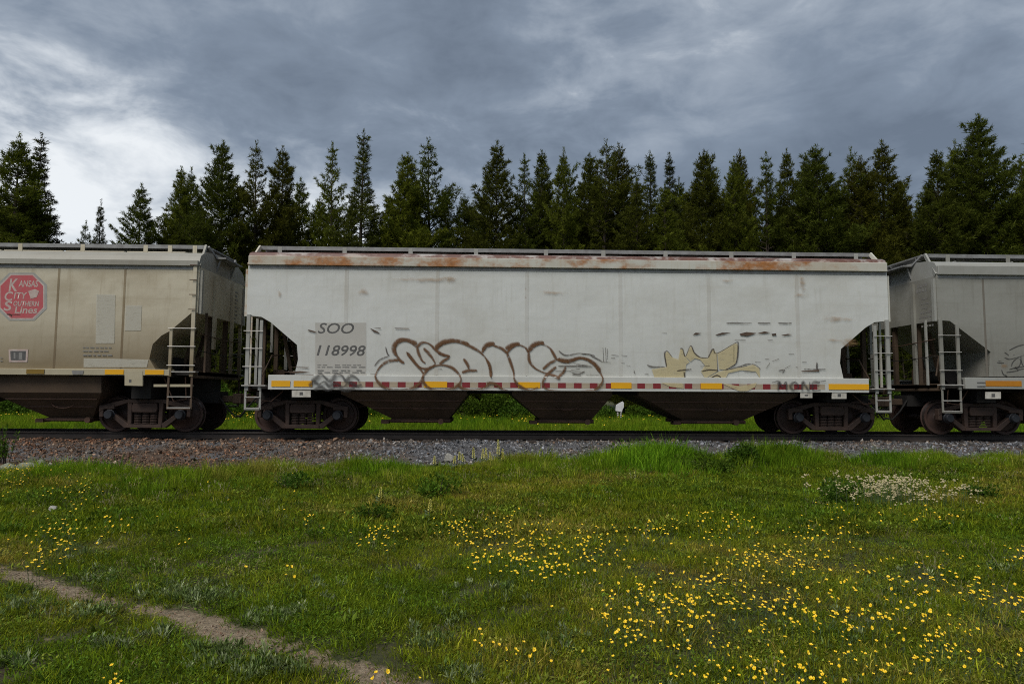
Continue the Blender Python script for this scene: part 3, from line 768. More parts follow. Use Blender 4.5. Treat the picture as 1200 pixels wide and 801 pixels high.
            for z in (.655, .93):
                m2 = MB(); m2.box(min(s*(h-so_+.02), s*(h-si_-.02)), max(s*(h-so_+.02), s*(h-si_-.02)), yl-.03, yl+.03, z-.012, z+.012); m2.build('step_tread', 'rung_steel', ss)
            # end ladder, seen edge-on in the gap
        for yy in (-1.12,):
            m2 = MB(); m2.bar((s*(h+.03), yy, cut[0][1]+.05), (s*(h+.03), yy, zs0+.10), .05, .05); m2.build('end_ladder', MF if not full else 'bay_brown', car)
        eb = MB(); eb.tube([(s*(h+.04), -1.5, 2.55), (s*(h+.10), 0, 2.47), (s*(h+.04), 1.5, 2.55)], .012, 5); eb.build('grab_iron', 'bay_rust', car)
        eb = MB(); eb.tube([(s*(h+.04), -1.5, 2.1), (s*(h+.10), 0, 2.05), (s*(h+.04), 1.5, 2.1)], .010, 5); eb.build('grab_iron', 'under_black', car)
    return car

_refl = {}
def reflector(car, mat, x, z, w, hgt_=.145, Y=-1.6725):
    key = (mat, round(w, 2), hgt_)
    if key not in _refl: _refl[key] = MB().box(-w/2, w/2, 0, .006, -hgt_/2, hgt_/2).mesh('reflector', mat)
    o = link('reflector', _refl[key], car); o.location = (x-car.location.x, Y, z); return o

# --- the white grey car in the middle
MC = hopper('pale grey hopper car with brown bubble graffiti and rusty roof edge, in the middle', 2.12, 16.75,
            [(0, 3.02), (.38, 2.98), (.62, 2.84), (1.30, 2.27), (1.34, 1.9), (1.26, 1.49)], 4.30, (4.32, 4.55), (1.125, 1.495),
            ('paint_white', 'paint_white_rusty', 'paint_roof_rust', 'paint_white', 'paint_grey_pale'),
            [x-2.12 for x in (-3.73, -1.39, .93, 3.38, 5.71, 8.06)], [x-2.12 for x in (-5.65, -3.93, -2.17, -.41, 1.48, 3.04, 4.74, 6.55, 8.28, 10.01)],
            [(-5.95, -2.72, -4.70, -3.24), (-1.55, 1.06, -.76, .60), (1.75, 5.95, 3.10, 4.72)], (.07, .40, (2.61, 2.16, 1.70), False))
# seam straps where the side sheets meet
for x in (-3.73, -1.39, .93, 3.38, 5.71, 8.06):
    MB().box(x-2.12-.05, x-2.12+.05, -1.6045, -1.6005, 1.52, 4.22).build('seam_strap', 'paint_seam', MC)
for k in range(62):                                 # red and white reflective tape along the sill
    x = -3.9+k*.205
    if x > 8.9: break
    reflector(MC, 'reflector_red' if k % 2 == 0 else 'reflector_white', x, 1.268, .20, .135, -1.6715)
for a, b_ in ((318, 340), (344, 366), (497, 524), (607, 633), (716, 740), (821, 846), (971, 1018)):
    A, B = on_y(a, 452, -1.672), on_y(b_, 452, -1.672); reflector(MC, 'reflector_yellow', (A[0]+B[0])/2, 1.275, B[0]-A[0], .15, -1.6805)
for a, b_, c_, d in ((342, 364, 457, 465), (938, 952, 460, 466), (975, 992, 459, 467)):
    patch(MC, [(a, c_), (b_, c_), (b_, d), (a, d)], 'white_plate', 'stencil_plate', -1.655, th=.02)
    patch(MC, [((a+b_)/2-2, c_+2.2), ((a+b_)/2+2, c_+2.2), ((a+b_)/2+2, d-2.2), ((a+b_)/2-2, d-2.2)], 'letter_black', 'plate_hole', -1.657)
patch(MC, [(369.5, 378), (429, 378), (429, 441), (369.5, 441)], 'patch_grey', 'repaint_patch', label='slightly darker repainted square behind the car number')
MB().box(-3.73-2.12-.05, -3.73-2.12+.05, -1.6064, -1.6005, 1.52, 2.86).build('seam_strap', 'patch_grey', MC)
LAYER[0] = 6
text(MC, 'SOO', (372.5, 378.5), (415, 390.5), 'letter_black', shear=.22, bold=.008, label='black reporting mark SOO')
text(MC, '118998', (371, 404.5), (428.5, 416.5), 'letter_black', shear=.22, bold=.012, label='black car number 118998')
for r_, (ya, yb) in enumerate(((427, 428), (429.3, 430.3), (433.2, 434.2), (435.6, 436.4))):
    x = 372
    while x < 424:
        w = random.uniform(3, 8)
        if random.random() < .8: patch(MC, [(x, ya), (x+w, ya), (x+w, yb), (x, yb)], 'letter_grey', 'data_stencil')
        x += w+random.uniform(1, 3)
LAYER[0] += 3
def c1(*p): return [(430+u/8, 380+v/8) for u, v in p]
def c2(*p): return [(570+u/6.667, 380+v/6.667) for u, v in p]
def c3(*p): return [(740+u/5.4545, 380+v/5.4545) for u, v in p]
SILL_TOP[0] = 1.50
graffiti(MC, [
    c1((300, 332), (200, 342), (120, 400), (82, 480), (115, 545), (190, 597), (310, 612), (420, 600), (495, 550), (528, 480), (510, 430), (455, 365), (370, 258)),
    c1((350, 360), (310, 335), (272, 275), (265, 215), (300, 165), (350, 150), (410, 170), (470, 212)),
    c1((470, 212), (482, 265), (515, 335), (548, 362)), c1((470, 212), (500, 178), (540, 167), (590, 185), (640, 232), (700, 275), (775, 298)),
    c1((530, 222), (580, 272), (622, 330), (636, 372), (600, 402), (545, 415), (485, 392), (430, 332), (375, 262)),
    c1((640, 240), (700, 185), (790, 163), (880, 172), (970, 205), (1050, 250), (1110, 310), (1150, 390), (1165, 490)),
    c1((680, 370), (725, 335), (772, 308)), c1((665, 262), (720, 285), (780, 297)),
    c1((525, 490), (558, 432), (620, 392), (710, 380), (790, 400), (850, 450), (882, 510), (862, 560), (800, 600), (700, 614), (600, 600), (535, 545), (522, 485)),
    c1((905, 320), (940, 370), (960, 420)), c1((890, 450), (950, 432), (1035, 430)),
    c1((1080, 262), (1110, 212), (1170, 192))+c2((60, 165), (120, 187), (160, 222)), c2((0, 270), (28, 330), (36, 415)),
    c1((850, 560), (900, 600), (990, 614), (1090, 596), (1150, 548)),
    c2((160, 222), (200, 175), (250, 160), (300, 177), (330, 217)), c2((160, 222), (190, 300), (213, 375), (214, 430)),
    c2((0, 455), (60, 462), (120, 500), (170, 520)), c2((215, 430), (260, 480), (340, 515), (400, 490)),
    c2((330, 217), (370, 170), (430, 150), (490, 180), (522, 225), (545, 270)), c2((330, 217), (336, 285), (380, 340), (450, 375), (530, 400), (570, 425)),
    c2((545, 270), (620, 288), (700, 268), (760, 268), (830, 300), (880, 360), (906, 420), (890, 470), (840, 515)),
    c2((840, 515), (700, 537), (500, 515), (440, 470), (462, 405), (545, 328)), c2((440, 350), (495, 302), (548, 275)), c2((560, 412), (600, 372), (620, 330)),
], .120, 'spray_brown', label='large bubble letter tag in brown spray outline')
graffiti(MC, [c1((270, 290), (250, 210), (300, 140), (380, 140), (470, 180)), c1((640, 215), (720, 160), (830, 145), (960, 180)), c1((1085, 240), (1130, 185), (1200, 175)),
              c2((150, 190), (200, 160), (260, 145)), c2((560, 268), (640, 285), (740, 258), (830, 290), (890, 365)), c2((330, 195), (380, 150), (450, 138))], .17, 'spray_brown')
graffiti(MC, [c1((70, 390), (120, 330), (205, 295)), c1((175, 210), (190, 270), (210, 290)), c1((30, 460), (80, 465)), c1((660, 418), (705, 418)),
              c2((565, 205), (620, 240), (720, 225), (780, 232)), c2((740, 228), (800, 232), (850, 245)), c2((810, 240), (880, 275), (900, 285)), c2((680, 300), (780, 322)), c2((700, 318), (790, 318)),
              c2((660, 358), (730, 345)), c2((655, 368), (765, 368)), c2((670, 380), (720, 388), (770, 365)), c2((670, 395), (740, 402)), c2((560, 325), (700, 325), (830, 328)), c2((540, 362), (660, 362)), c2((780, 392), (880, 392)),
              c2((910, 180), (915, 290)), c2((930, 180), (935, 290)), c2((945, 190), (945, 270)), c2((895, 290), (970, 297)), c2((975, 235), (1035, 245)), c2((975, 262), (1005, 262)), c2((1055, 240), (1100, 248)), c2((1055, 300), (1080, 298)), c2((1095, 320), (1125, 322)), c2((1150, 370), (1160, 380))],
         .05, 'spray_thin', 'graffiti_lines')
SILL_TOP[0] = -9.0; LAYER[0] += 2
patch(MC, c3((130, 285), (225, 272), (212, 190), (228, 170), (262, 210), (300, 222), (312, 155), (328, 158), (345, 205), (372, 240), (350, 255), (340, 345), (330, 352), (150, 350)), 'graffiti_tan', 'graffiti_fill')
patch(MC, c3((347, 205), (378, 135), (402, 180), (440, 210), (490, 214), (522, 155), (545, 185), (548, 300), (470, 345), (445, 300), (470, 260), (440, 225), (405, 215), (378, 238)), 'graffiti_tan', 'graffiti_fill')
patch(MC, c3((549, 185), (665, 118), (682, 128), (668, 248), (600, 290), (560, 285)), 'graffiti_tan', 'graffiti_fill')
patch(MC, c3((560, 300), (690, 275), (780, 256), (818, 282), (822, 345), (795, 300), (700, 292), (620, 310), (600, 345), (480, 345)), 'graffiti_tan', 'graffiti_fill')
patch(MC, c3((190, 372), (325, 375), (335, 408), (250, 398)), 'graffiti_tan', 'graffiti_fill', -1.6825)
patch(MC, c3((580, 376), (700, 395), (800, 372), (790, 400), (740, 425), (690, 425), (640, 405)), 'graffiti_tan', 'graffiti_fill', -1.6825)
graffiti(MC, [c3((100, 258), (135, 270), (215, 270)), c3((225, 272), (212, 190), (228, 170), (262, 210)), c3((290, 297), (340, 290), (385, 285)), c3((312, 155), (328, 158), (345, 205), (378, 135), (402, 180), (440, 210), (490, 214)),
              c3((490, 214), (522, 155), (545, 185), (665, 118), (682, 130), (668, 248), (600, 290), (690, 270), (740, 253), (790, 258), (825, 285)), c3((545, 190), (550, 300)), c3((440, 268), (500, 265)), c3((505, 345), (545, 325), (575, 340)), c3((655, 130), (655, 240)), c3((335, 300), (350, 360), (390, 378)), c3((445, 300), (500, 290), (560, 295)), c3((690, 275), (740, 265)), c3((720, 300), (785, 302))],
         .055, 'spray_thin', 'graffiti_lines', label='jagged tan letter tag with thin black lines')
graffiti(MC, [c3((850, 222), (880, 218)), c3((900, 235), (945, 218)), c3((860, 280), (885, 245)), c3((940, 295), (980, 290), (965, 310)), c3((980, 280), (1020, 260)), c3((1005, 188), (1040, 188)), c3((1090, 240), (1120, 238)), c3((790, 240), (825, 240)), c3((15, 290), (22, 312)), c3((85, 315), (110, 315)), c3((1050, 270), (1065, 275)), c3((870, 98), (905, 100)), c3((195, 52), (225, 53)), [(851, 378.4), (862, 378.1), (873, 378.6), (881, 378.2)], [(888, 378.2), (897, 378.5), (903, 378.2)], [(912, 378.2), (921, 378.6), (928, 378.3)], [(957.5, 424), (957, 429), (957.5, 433)], [(958.5, 425), (958, 432)], [(942, 432), (955, 432.6), (968, 432.3)], c3((660, 98), (730, 100))], .05, 'spray_thin', 'graffiti_lines')
for k, p in enumerate([c3((690, 60), (735, 48), (800, 55), (770, 66), (740, 74), (700, 70)), c3((800, 58), (850, 44), (890, 52), (850, 58)), c3((535, 66), (580, 52), (640, 52), (600, 60), (550, 70)), c3((390, 68), (410, 52), (450, 56), (420, 64)),
                       c3((895, 60), (925, 56), (925, 70), (900, 70)), c3((955, 68), (1000, 60), (1030, 64), (980, 72)),
                       c3((1085, 296), (1200, 290), (1200, 300), (1090, 301)), [(332, 435.5), (352, 434.5), (364, 436), (345, 437)], [(340, 439), (368, 438.5), (366, 440), (342, 440)], [(338, 429.5), (362, 430), (360, 431)],
                       [(362, 386), (371, 388.6), (368, 389.3), (360, 387)], [(433, 384), (442, 388), (446, 391), (438, 388.5)], [(437, 384), (446, 384), (446, 385)], [(462, 384), (480, 384.4), (479, 385.2), (464, 385)]]):
    patch(MC, p, 'scrape_dark', 'paint_scrape')
for p in ([(325, 341), (329, 340), (330, 349), (326, 350)], [(632, 340.5), (664, 341), (662, 345), (634, 344.5)], [(520, 322), (534, 322), (526, 330), (519, 332)], [(985, 396), (1006, 396), (997, 402), (987, 406)], [(930, 343), (945, 344), (944, 348), (934, 348)], [(420, 337), (432, 337), (430, 345), (421, 346)], [(960, 370), (1000, 371), (998, 377), (962, 376)], [(968, 396), (985, 396), (984, 400), (969, 400)], [(465, 326), (540, 325), (534, 329), (470, 330)], [(845, 327), (860, 327), (858, 331), (846, 330)], [(936, 322), (944, 322), (942, 340), (937, 338)]):
    stain(MC, p)
bw = [(364+4*math.cos(a)+i*17, 0) for i in range(3) for a in (0,)]
graffiti(MC, [[(365, 446), (370, 443), (376, 438), (382, 443), (388, 446), (394, 438), (401, 440), (405, 446), (411, 440), (417, 442), (421, 446)], [(362, 452), (368, 447), (374, 450), (380, 447), (386, 452), (394, 449), (402, 453), (410, 448), (418, 452), (424, 450)], [(368, 457), (376, 453), (384, 457), (394, 454), (404, 457), (416, 454)]], .16, 'spray_sill', 'graffiti_lines', label='black scrawl across the side sill')
mone = [[(912, 457), (913, 447), (917, 453), (921, 447), (922, 457)], [(931, 447), (926, 452), (931, 457), (936, 452), (931, 447)], [(940, 457), (941, 447), (948, 457), (949, 447)], [(961, 448), (953, 448), (953, 457), (962, 457)], [(953, 452), (960, 452)], [(905, 448), (912, 446)], [(960, 447), (968, 446)]]
graffiti(MC, mone, .12, 'spray_sill', 'graffiti_lines', label='black handwritten letters MONE on the side sill')

# --- the tan car on the left
LC = hopper('tan covered hopper car with a red octagonal emblem, at the left end of the train', -7.49-8.35, 16.70,
            [(0, 3.07), (.17, 3.06), (.68, 2.60), (.89, 2.48), (1.10, 2.26), (1.17, 1.89), (1.0, 1.615)], 4.26, (4.27, 4.41), (1.46, 1.62),
            ('paint_tan', 'paint_tan_roof', 'paint_tan_roof', 'paint_tan_clean', 'paint_tan'),
            [-8.35+1.55+k*1.66 for k in range(9)], [7.95, 7.3, 6.66, 5.02, 3.40, 1.7, 0, -1.7, -3.4, -5.02, -6.66, -7.95],
            [(-6.4, -3.0, -5.3, -4.0), (-2.3, 2.3, -.7, .7), (3.15, 5.95, 4.30, 5.40)], (.09, .63, (2.66, 2.20, 1.72), True), roof_rise=.40, truck_in=1.44)
for k in range(9):
    x = -8.35+1.55+k*1.66; MB().box(x-.028, x+.028, -1.6045, -1.6005, 1.64, 4.2).build('seam_strap', 'paint_seam_tan', LC)
LAYER[0] = 0
oc = lambda cx, cy, rx, ry, k=.42: [(cx-rx, cy-ry*k), (cx-rx*k, cy-ry), (cx+rx*k, cy-ry), (cx+rx, cy-ry*k), (cx+rx, cy+ry*k), (cx+rx*k, cy+ry), (cx-rx*k, cy+ry), (cx-rx, cy+ry*k)]
patch(LC, oc(25.5, 347.5, 29.5, 28, .5), 'emblem_grey', 'emblem_border'); patch(LC, oc(25.5, 347.5, 26.5, 26.5, .5), 'emblem_white', 'emblem_rim')
patch(LC, oc(25.5, 347.5, 25, 25, .5), 'emblem_red', 'emblem', label='red octagonal railway emblem with white lettering')
LAYER[0] += 1
for s, a, b_ in (('K', (10, 326.5), (21, 341)), ('ANSAS', (21.5, 328.5), (45, 336)), ('C', (5, 341.5), (15.5, 352.5)), ('ITY', (16, 342.5), (32, 350)), ('S', (4, 352.5), (14.5, 364)), ('OUTHERN', (15.5, 352.7), (46, 358.5)), ('Lines', (17, 359), (44, 367))):
    text(LC, s, a, b_, 'emblem_white', shear=.12, bold=.02)
patch(LC, [(33, 341), (41, 338.5), (46, 341), (43, 348), (36, 350)], 'emblem_white', 'emblem_leaf')
graffiti(LC, [[(14, 371), (12, 368.4), (8, 368.2), (24, 368.6)]], .05, 'spray_thin', 'emblem_line')
patch(LC, [(113, 344.5), (135, 345), (134, 402), (112, 402)], 'patch_pale', 'repaint_patch', label='tall pale repainted patch'); patch(LC, [(147, 357.5), (166, 357.5), (165, 387), (146, 387)], 'patch_pale', 'repaint_patch', label='small pale repainted patch')
patch(LC, [(98, 419.5), (174, 421), (172, 430), (98, 430)], 'patch_pale', 'repaint_patch')
patch(LC, [(10, 409), (33, 409), (32, 424), (10.5, 424)], 'emblem_white', 'label_frame', th=.004); patch(LC, [(12, 411), (30.5, 411), (30, 422), (12.5, 422)], 'letter_black', 'label_panel')
patch(LC, [(16, 413), (18, 413), (18, 420), (16, 420)], 'letter_grey', 'label_line'); patch(LC, [(22, 413), (26, 413), (26, 421), (22, 421)], 'letter_grey', 'label_line')
for ya, yb in ((406.5, 407.6), (410.6, 411.6), (415.2, 416.6)):
    x = 97
    while x < 128:
        w = random.uniform(2.5, 6); patch(LC, [(x, ya), (x+w, ya), (x+w, yb), (x, yb)], 'letter_grey', 'data_stencil'); x += w+random.uniform(.8, 2)
for ya, yb in ((418.5, 419.4), (422, 423)): patch(LC, [(0, ya), (3, ya), (3, yb), (0, yb)], 'letter_grey', 'data_stencil')
for a, b_, mt in ((123, 145, 'reflector_yellow'), (170, 192, 'reflector_yellow'), (31, 52, 'reflector_olive')):
    A, B = on_y(a, 436, -1.672), on_y(b_, 436, -1.672); reflector(LC, mt, (A[0]+B[0])/2, 1.545, B[0]-A[0], .12, -1.6805)
patch(LC, [(146, 434.5), (167, 434.5), (167, 452), (146, 451.5)], 'paint_tan_clean', 'jacking_pad', -1.678, th=.05); patch(LC, [(151, 444.5), (154, 444.5), (154, 448), (151, 448)], 'letter_black', 'plate_hole', -1.6795)
patch(LC, [(84, 434), (98, 434), (97, 438.5), (85, 438.5)], 'letter_grey', 'sill_bracket', -1.679, th=.008)
patch(LC, [(180, 450), (226, 450), (226, 453), (180, 453)], 'paint_tan_clean', 'lower_sill', -1.62, th=.03)

# --- the dull grey car on the right
RC = hopper('dull grey hopper car with amber reflector, cut off by the right edge of the photo', 11.83+8.35, 16.70,
            [(0, 3.05), (.32, 3.03), (.50, 2.89), (1.38, 2.22), (1.30, 1.565)], 4.24, (4.26, 4.50), (1.24, 1.54),
            ('paint_grey', 'paint_grey_pale', 'paint_grey_pale', 'paint_grey_pale', 'paint_grey'),
            [-8.35+1.26+k*2.03 for k in range(8)], [-7.6, -5.9, -4.2, -2.5, -.8, .9, 2.6, 4.3, 6.0, 7.6],
            [(-5.95, -2.72, -4.70, -3.24), (-1.55, 1.06, -.76, .60), (1.75, 5.95, 3.10, 4.72)], (.03, .48, (2.64, 2.20, 1.72), False), truck_in=1.37)
for k in range(8):
    x = -8.35+1.26+k*2.03; MB().box(x-.028, x+.028, -1.6045, -1.6005, 1.56, 4.15).build('seam_strap', 'paint_seam_grey', RC)
A, B = on_y(1155, 450, -1.672), on_y(1197, 450, -1.672); reflector(RC, 'reflector_amber', (A[0]+B[0])/2, 1.385, B[0]-A[0], .14, -1.6805)
patch(RC, [(1155, 459), (1173, 459), (1173, 467), (1155, 467)], 'white_plate', 'stencil_plate', -1.655, th=.02); patch(RC, [(1162, 461), (1166, 461), (1166, 465), (1162, 465)], 'letter_black', 'plate_hole', -1.657)
for ya in (447.5, 452): patch(RC, [(1145, ya), (1155, ya), (1155, ya+1), (1145, ya+1)], 'letter_black', 'sill_mark', -1.6795)
LAYER[0] = 3
def c4(*p): return [(1140+u/8.9, 380+v/8.9) for u, v in p]
graffiti(RC, [c4((330, 290), (360, 310), (375, 325)), c4((250, 395), (300, 402), (330, 400)), c4((265, 378), (310, 385)), c4((330, 345), (380, 362), (440, 350), (534, 320)), c4((380, 270), (460, 230), (534, 210)), c4((300, 470), (320, 520), (370, 550)), c4((400, 440), (420, 390), (470, 350), (500, 380), (480, 440), (430, 460)), c4((380, 470), (450, 450), (534, 440)), c4((500, 330), (510, 400), (534, 440)), c4((350, 500), (420, 490), (480, 480)), c4((420, 320), (440, 318)), c4((330, 520), (360, 535)), c4((440, 440), (470, 470), (534, 460)), c4((534, 320), (620, 330), (700, 420), (640, 520), (540, 545), (400, 545)), c4((560, 360), (640, 420), (560, 480))], .05, 'spray_black', label='black line drawing tag')
stain(RC, c4((290, 405), (330, 395), (368, 415), (360, 450), (320, 462)))
# stencilled lines on the end sheet that faces the camera side
for k, (ya, yb, w) in enumerate(((-1.22, -.85, .08), (-1.18, -.72, .09), (-1.20, -.95, .04), (-1.25, -.90, .04), (-1.18, -.92, .04), (-1.40, -.9, .05), (-1.33, -.9, .05), (-1.45, -.9, .05), (-1.42, -.9, .05))):
    z = 4.02-k*.125-(.1 if k > 1 else 0); x = -8.35-.0035
    mb = MB(); y = ya
    while y < yb:
        q = random.uniform(.05, .11); mb.add([(x, y, z), (x, y+q, z), (x, y+q, z+w), (x, y, z+w)], [[0, 1, 2, 3]]); y += q+.03
    mb.build('end_stencil', 'letter_grey', RC)
for k in range(9):
    z = 3.95-k*.11; x = 8.35+.0035
    mb = MB(); y = .55
    while y < 1.05:
        q = random.uniform(.05, .11); mb.add([(x, y, z), (x, y+q, z), (x, y+q, z+.05), (x, y, z+.05)], [[0, 1, 2, 3]]); y += q+.03
    mb.build('end_stencil', 'letter_grey', LC)

# ------------------------------------------------------------------ ballast stones
def rock_mesh(name, seed, mat, n=11, flat=.7):
    r_ = np.random.default_rng(seed); bm = bmesh.new()
    for p in r_.normal(size=(n, 3)):
        p = p/np.linalg.norm(p)*r_.uniform(.75, 1.05); bm.verts.new((p[0], p[1]*.85, p[2]*flat))
    bmesh.ops.convex_hull(bm, input=bm.verts)
    bmesh.ops.delete(bm, geom=[v for v in bm.verts if not v.link_faces], context='VERTS')
    me = bpy.data.meshes.new(name); bm.to_mesh(me); bm.free(); me.materials.append(MATS[mat]); return me
stones = variant_col('stones', [rock_mesh('stone', 40+k, 'stone') for k in range(7)])
def fbm(x, y, f):
    return .5+.22*np.sin(x*f+1.3*np.sin(y*f*.7))+.16*np.sin(x*f*2.3-y*f*1.9+1.1)+.12*np.sin(x*f*5.1+y*f*4.3+.5)
N = 56000
sx = RNG.uniform(-17, 19.5, N); sy = RNG.uniform(-7.2, -.85, N)
ey = edge_y(sx); keep = (sy > ey-.5*RNG.random(N)**2)
keep &= ~((sy < -3.2) & (RNG.random(N) < .25))
sx, sy = sx[keep], sy[keep]
mx_ = RNG.uniform(-17, 19.5, 9000); my_ = RNG.uniform(-.65, 2.6, 9000); ok = np.abs(np.abs(my_)-.752) > .1
sx = np.r_[sx, mx_[ok]]; sy = np.r_[sy, my_[ok]]; n = len(sx)
sz = np.where((sy > -3.9), np.maximum(ballast_h(sx, sy), hgt(sx, sy)), hgt(sx, sy))
size = RNG.lognormal(math.log(.031), .38, n)*np.where(sy < -3.0, .85, 1.0)
brown = np.clip((-1.2-sx)/5, 0, 1)*.62+.14+.5*(fbm(sx, sy*2, .9)-.5)+np.exp(-((sy+1.1)/.35)**2)*.22
scatter('ballast_stones', np.stack([sx, sy, sz+size*.15], -1), RNG.uniform(0, 6.28, (n, 3)), size, np.clip(brown+RNG.normal(0, .17, n), 0, 1), np.clip(RNG.beta(1.6, 2.0, n), 0, 1), RNG.integers(0, 7, n), stones)
tag(bpy.data.objects['ballast_stones'], 'grey and rusty brown crushed stone ballast along the rails', 'ballast', kind='stuff')

# single pale rocks
ROCKS = []
def clear_of_rocks(x, y):
    k = np.ones(len(x), bool)
    for rx_, ry_, w_ in ROCKS: k &= ~((np.abs(x-rx_) < w_+.08) & (y-ry_ < .12) & (y-ry_ > -.75))
    return k
def rock(px_, py_, z, sx_, sy_, sz_, mat, label, seed):
    P = on_z(px_, py_, z); bm = bmesh.new(); bmesh.ops.create_icosphere(bm, subdivisions=3, radius=1)
    r_ = np.random.default_rng(seed); dirs = r_.normal(size=(14, 3)); dirs /= np.linalg.norm(dirs, axis=1)[:, None]; off = r_.uniform(.62, .95, 14)
    for v in bm.verts:
        p = np.array(v.co); f = min(1.0, min((o_/(p@d) for d, o_ in zip(dirs, off) if p@d > .05), default=1))
        p = p*f*(1+.04*math.sin(p[0]*9+p[2]*7+seed)); v.co = (p[0]*sx_, p[1]*sy_, p[2]*sz_)
    me = bpy.data.meshes.new('rock'); bm.to_mesh(me); bm.free(); me.materials.append(MATS[mat])
    z = max(z, float(hgt(P[0], P[1]))+.3*sz_) if P[1] < -3.9 else z; ROCKS.append((P[0], P[1], sx_))
    o = link('rock', me); o.location = (P[0], P[1], z); o.rotation_euler.z = r_.uniform(-.4, .4)
    tag(o, label, 'rock', 'loose rocks by the ballast')
rock(526, 537, -.42, .13, .11, .13, 'rock_pale', 'pale angular rock at the grass edge, just left of the yellow flower spikes', 1)
rock(548, 526, -.36, .15, .10, .07, 'rock_pale', 'flat pinkish rock lying on the ballast behind the yellow flower spikes', 2)
rock(140, 526, -.36, .04, .04, .035, 'rock_pale', 'small white stone on the ballast below the tan car, nearer the left edge', 3)
rock(194, 532, -.42, .05, .045, .04, 'rock_pale', 'small white stone on the ballast below the tan car, farther right', 4)
rock(31, 553, -.45, .23, .14, .16, 'rock_lichen', 'long weathered grey boulder in the grass at the left edge', 5)
rock(11, 550, -.45, .20, .14, .15, 'rock_lichen', 'brownish boulder half hidden by yellow flowers at the left edge', 6)
rock(47, 546, -.45, .11, .09, .12, 'rock_lichen', 'smaller grey boulder behind the long one at the left edge', 7)
rock(62, 596, -.48, .07, .05, .05, 'rock_pale', 'lone pale stone in the meadow below the left boulders', 8)
rock(347, 562, -.44, .035, .03, .03, 'rock_pale', 'tiny pinkish white stone in the grass below the main car ladder', 9)

# ------------------------------------------------------------------ meadow
g1 = np.random.default_rng(3)
turf = variant_col('turf', [tuft('turf', blades(g1, 42, .12, .03, .08, .0050, .55, .7), 'grass_blade', 9) for _ in range(5)] +
                   [tuft('turf_wide', blades(g1, 42, .20, .045, .11, .0085, .5, .7), 'grass_blade', 9) for _ in range(4)] +
                   [tuft('leaflets', leaves(g1, 34, .10, .028, .022, .013, .3), 'leaf_small', 6) for _ in range(3)] +
                   [tuft('leaflets_big', leaves(g1, 34, .17, .05, .045, .020, .5), 'leaf_small', 6) for _ in range(2)] +
                   [tuft('broad_leaves', leaves(g1, 12, .05, .03, .055, .020, .45), 'leaf_small', 6) for _ in range(2)])
tall = variant_col('tall_grass', [tuft('tall', blades(g1, 24, .11, .12, .26, .0085, .2, .55), 'grass_tall', 9) for _ in range(4)] +
                   [tuft('tall_dense', blades(g1, 34, .14, .16, .34, .010, .24, .5), 'grass_tall', 9) for _ in range(3)])
def in_view(x, y, m=1.5):
    d = y-CAM_P[1]; return (x > -.80*d-m) & (x < .84*d+m)
def sample_front(n, dlo, dhi, p):
    """points before the track, denser near the camera (density ~ d^-p)"""
    u = RNG.random(n); e = 2-p; d = (dlo**e+u*(dhi**e-dlo**e))**(1/e)
    x = RNG.uniform(-.82, .86, n)*d+RNG.uniform(-.6, .6, n); return x, CAM_P[1]+d
X, Y = sample_front(40000, 2.9, 16.2, .9)
m_ = path_mask(X, Y); e_ = edge_y(X)
bald = fbm(X*1.7+3, Y*2.1, 1.9)
keep = clear_of_rocks(X, Y) & (Y < e_-.02) & (RNG.random(len(X)) > m_*1.35) & ~((bald < .30) & (RNG.random(len(X)) < .75))
X, Y, m_, bald = X[keep], Y[keep], m_[keep], bald[keep]; n = len(X); d = Y-CAM_P[1]
leaf = RNG.random(n) < np.clip(.30+.5*(fbm(X+9, Y, 1.1)-.45), .08, .6)
idx = np.where(d < 7.5, RNG.integers(0, 5, n), RNG.integers(5, 9, n)); idx = np.where(leaf, np.where(d < 7.5, RNG.integers(9, 12, n), RNG.integers(12, 14, n)), idx)
idx = np.where(RNG.random(n) < .035*np.clip(3*(fbm(X*1.2, Y+7, 1.6)-.35), 0, 2), RNG.integers(14, 16, n), idx)
dry = fbm(X*.9+1, Y*1.3+4, .8)
tint = np.clip(.36+1.0*(dry-.5)+np.clip((-1.5-X)/4, 0, 1)*.16*(Y < -12)+RNG.normal(0, .2, n), 0, 1); val = np.clip(RNG.normal(.5, .3, n)+.3*(fbm(X, Y, 2.7)-.5), 0, 1)
rot = np.stack([RNG.normal(0, .12, n), RNG.normal(0, .12, n), RNG.uniform(0, 6.28, n)], -1)
scl = RNG.uniform(.7, 1.35, n)*np.where(m_ > .25, .6, 1)
scatter('meadow_grass', np.stack([X, Y, hgt(X, Y)], -1), rot, scl, tint, val, idx, turf)
tag(bpy.data.objects['meadow_grass'], 'short green meadow grass in front of the track', 'grass', kind='stuff')
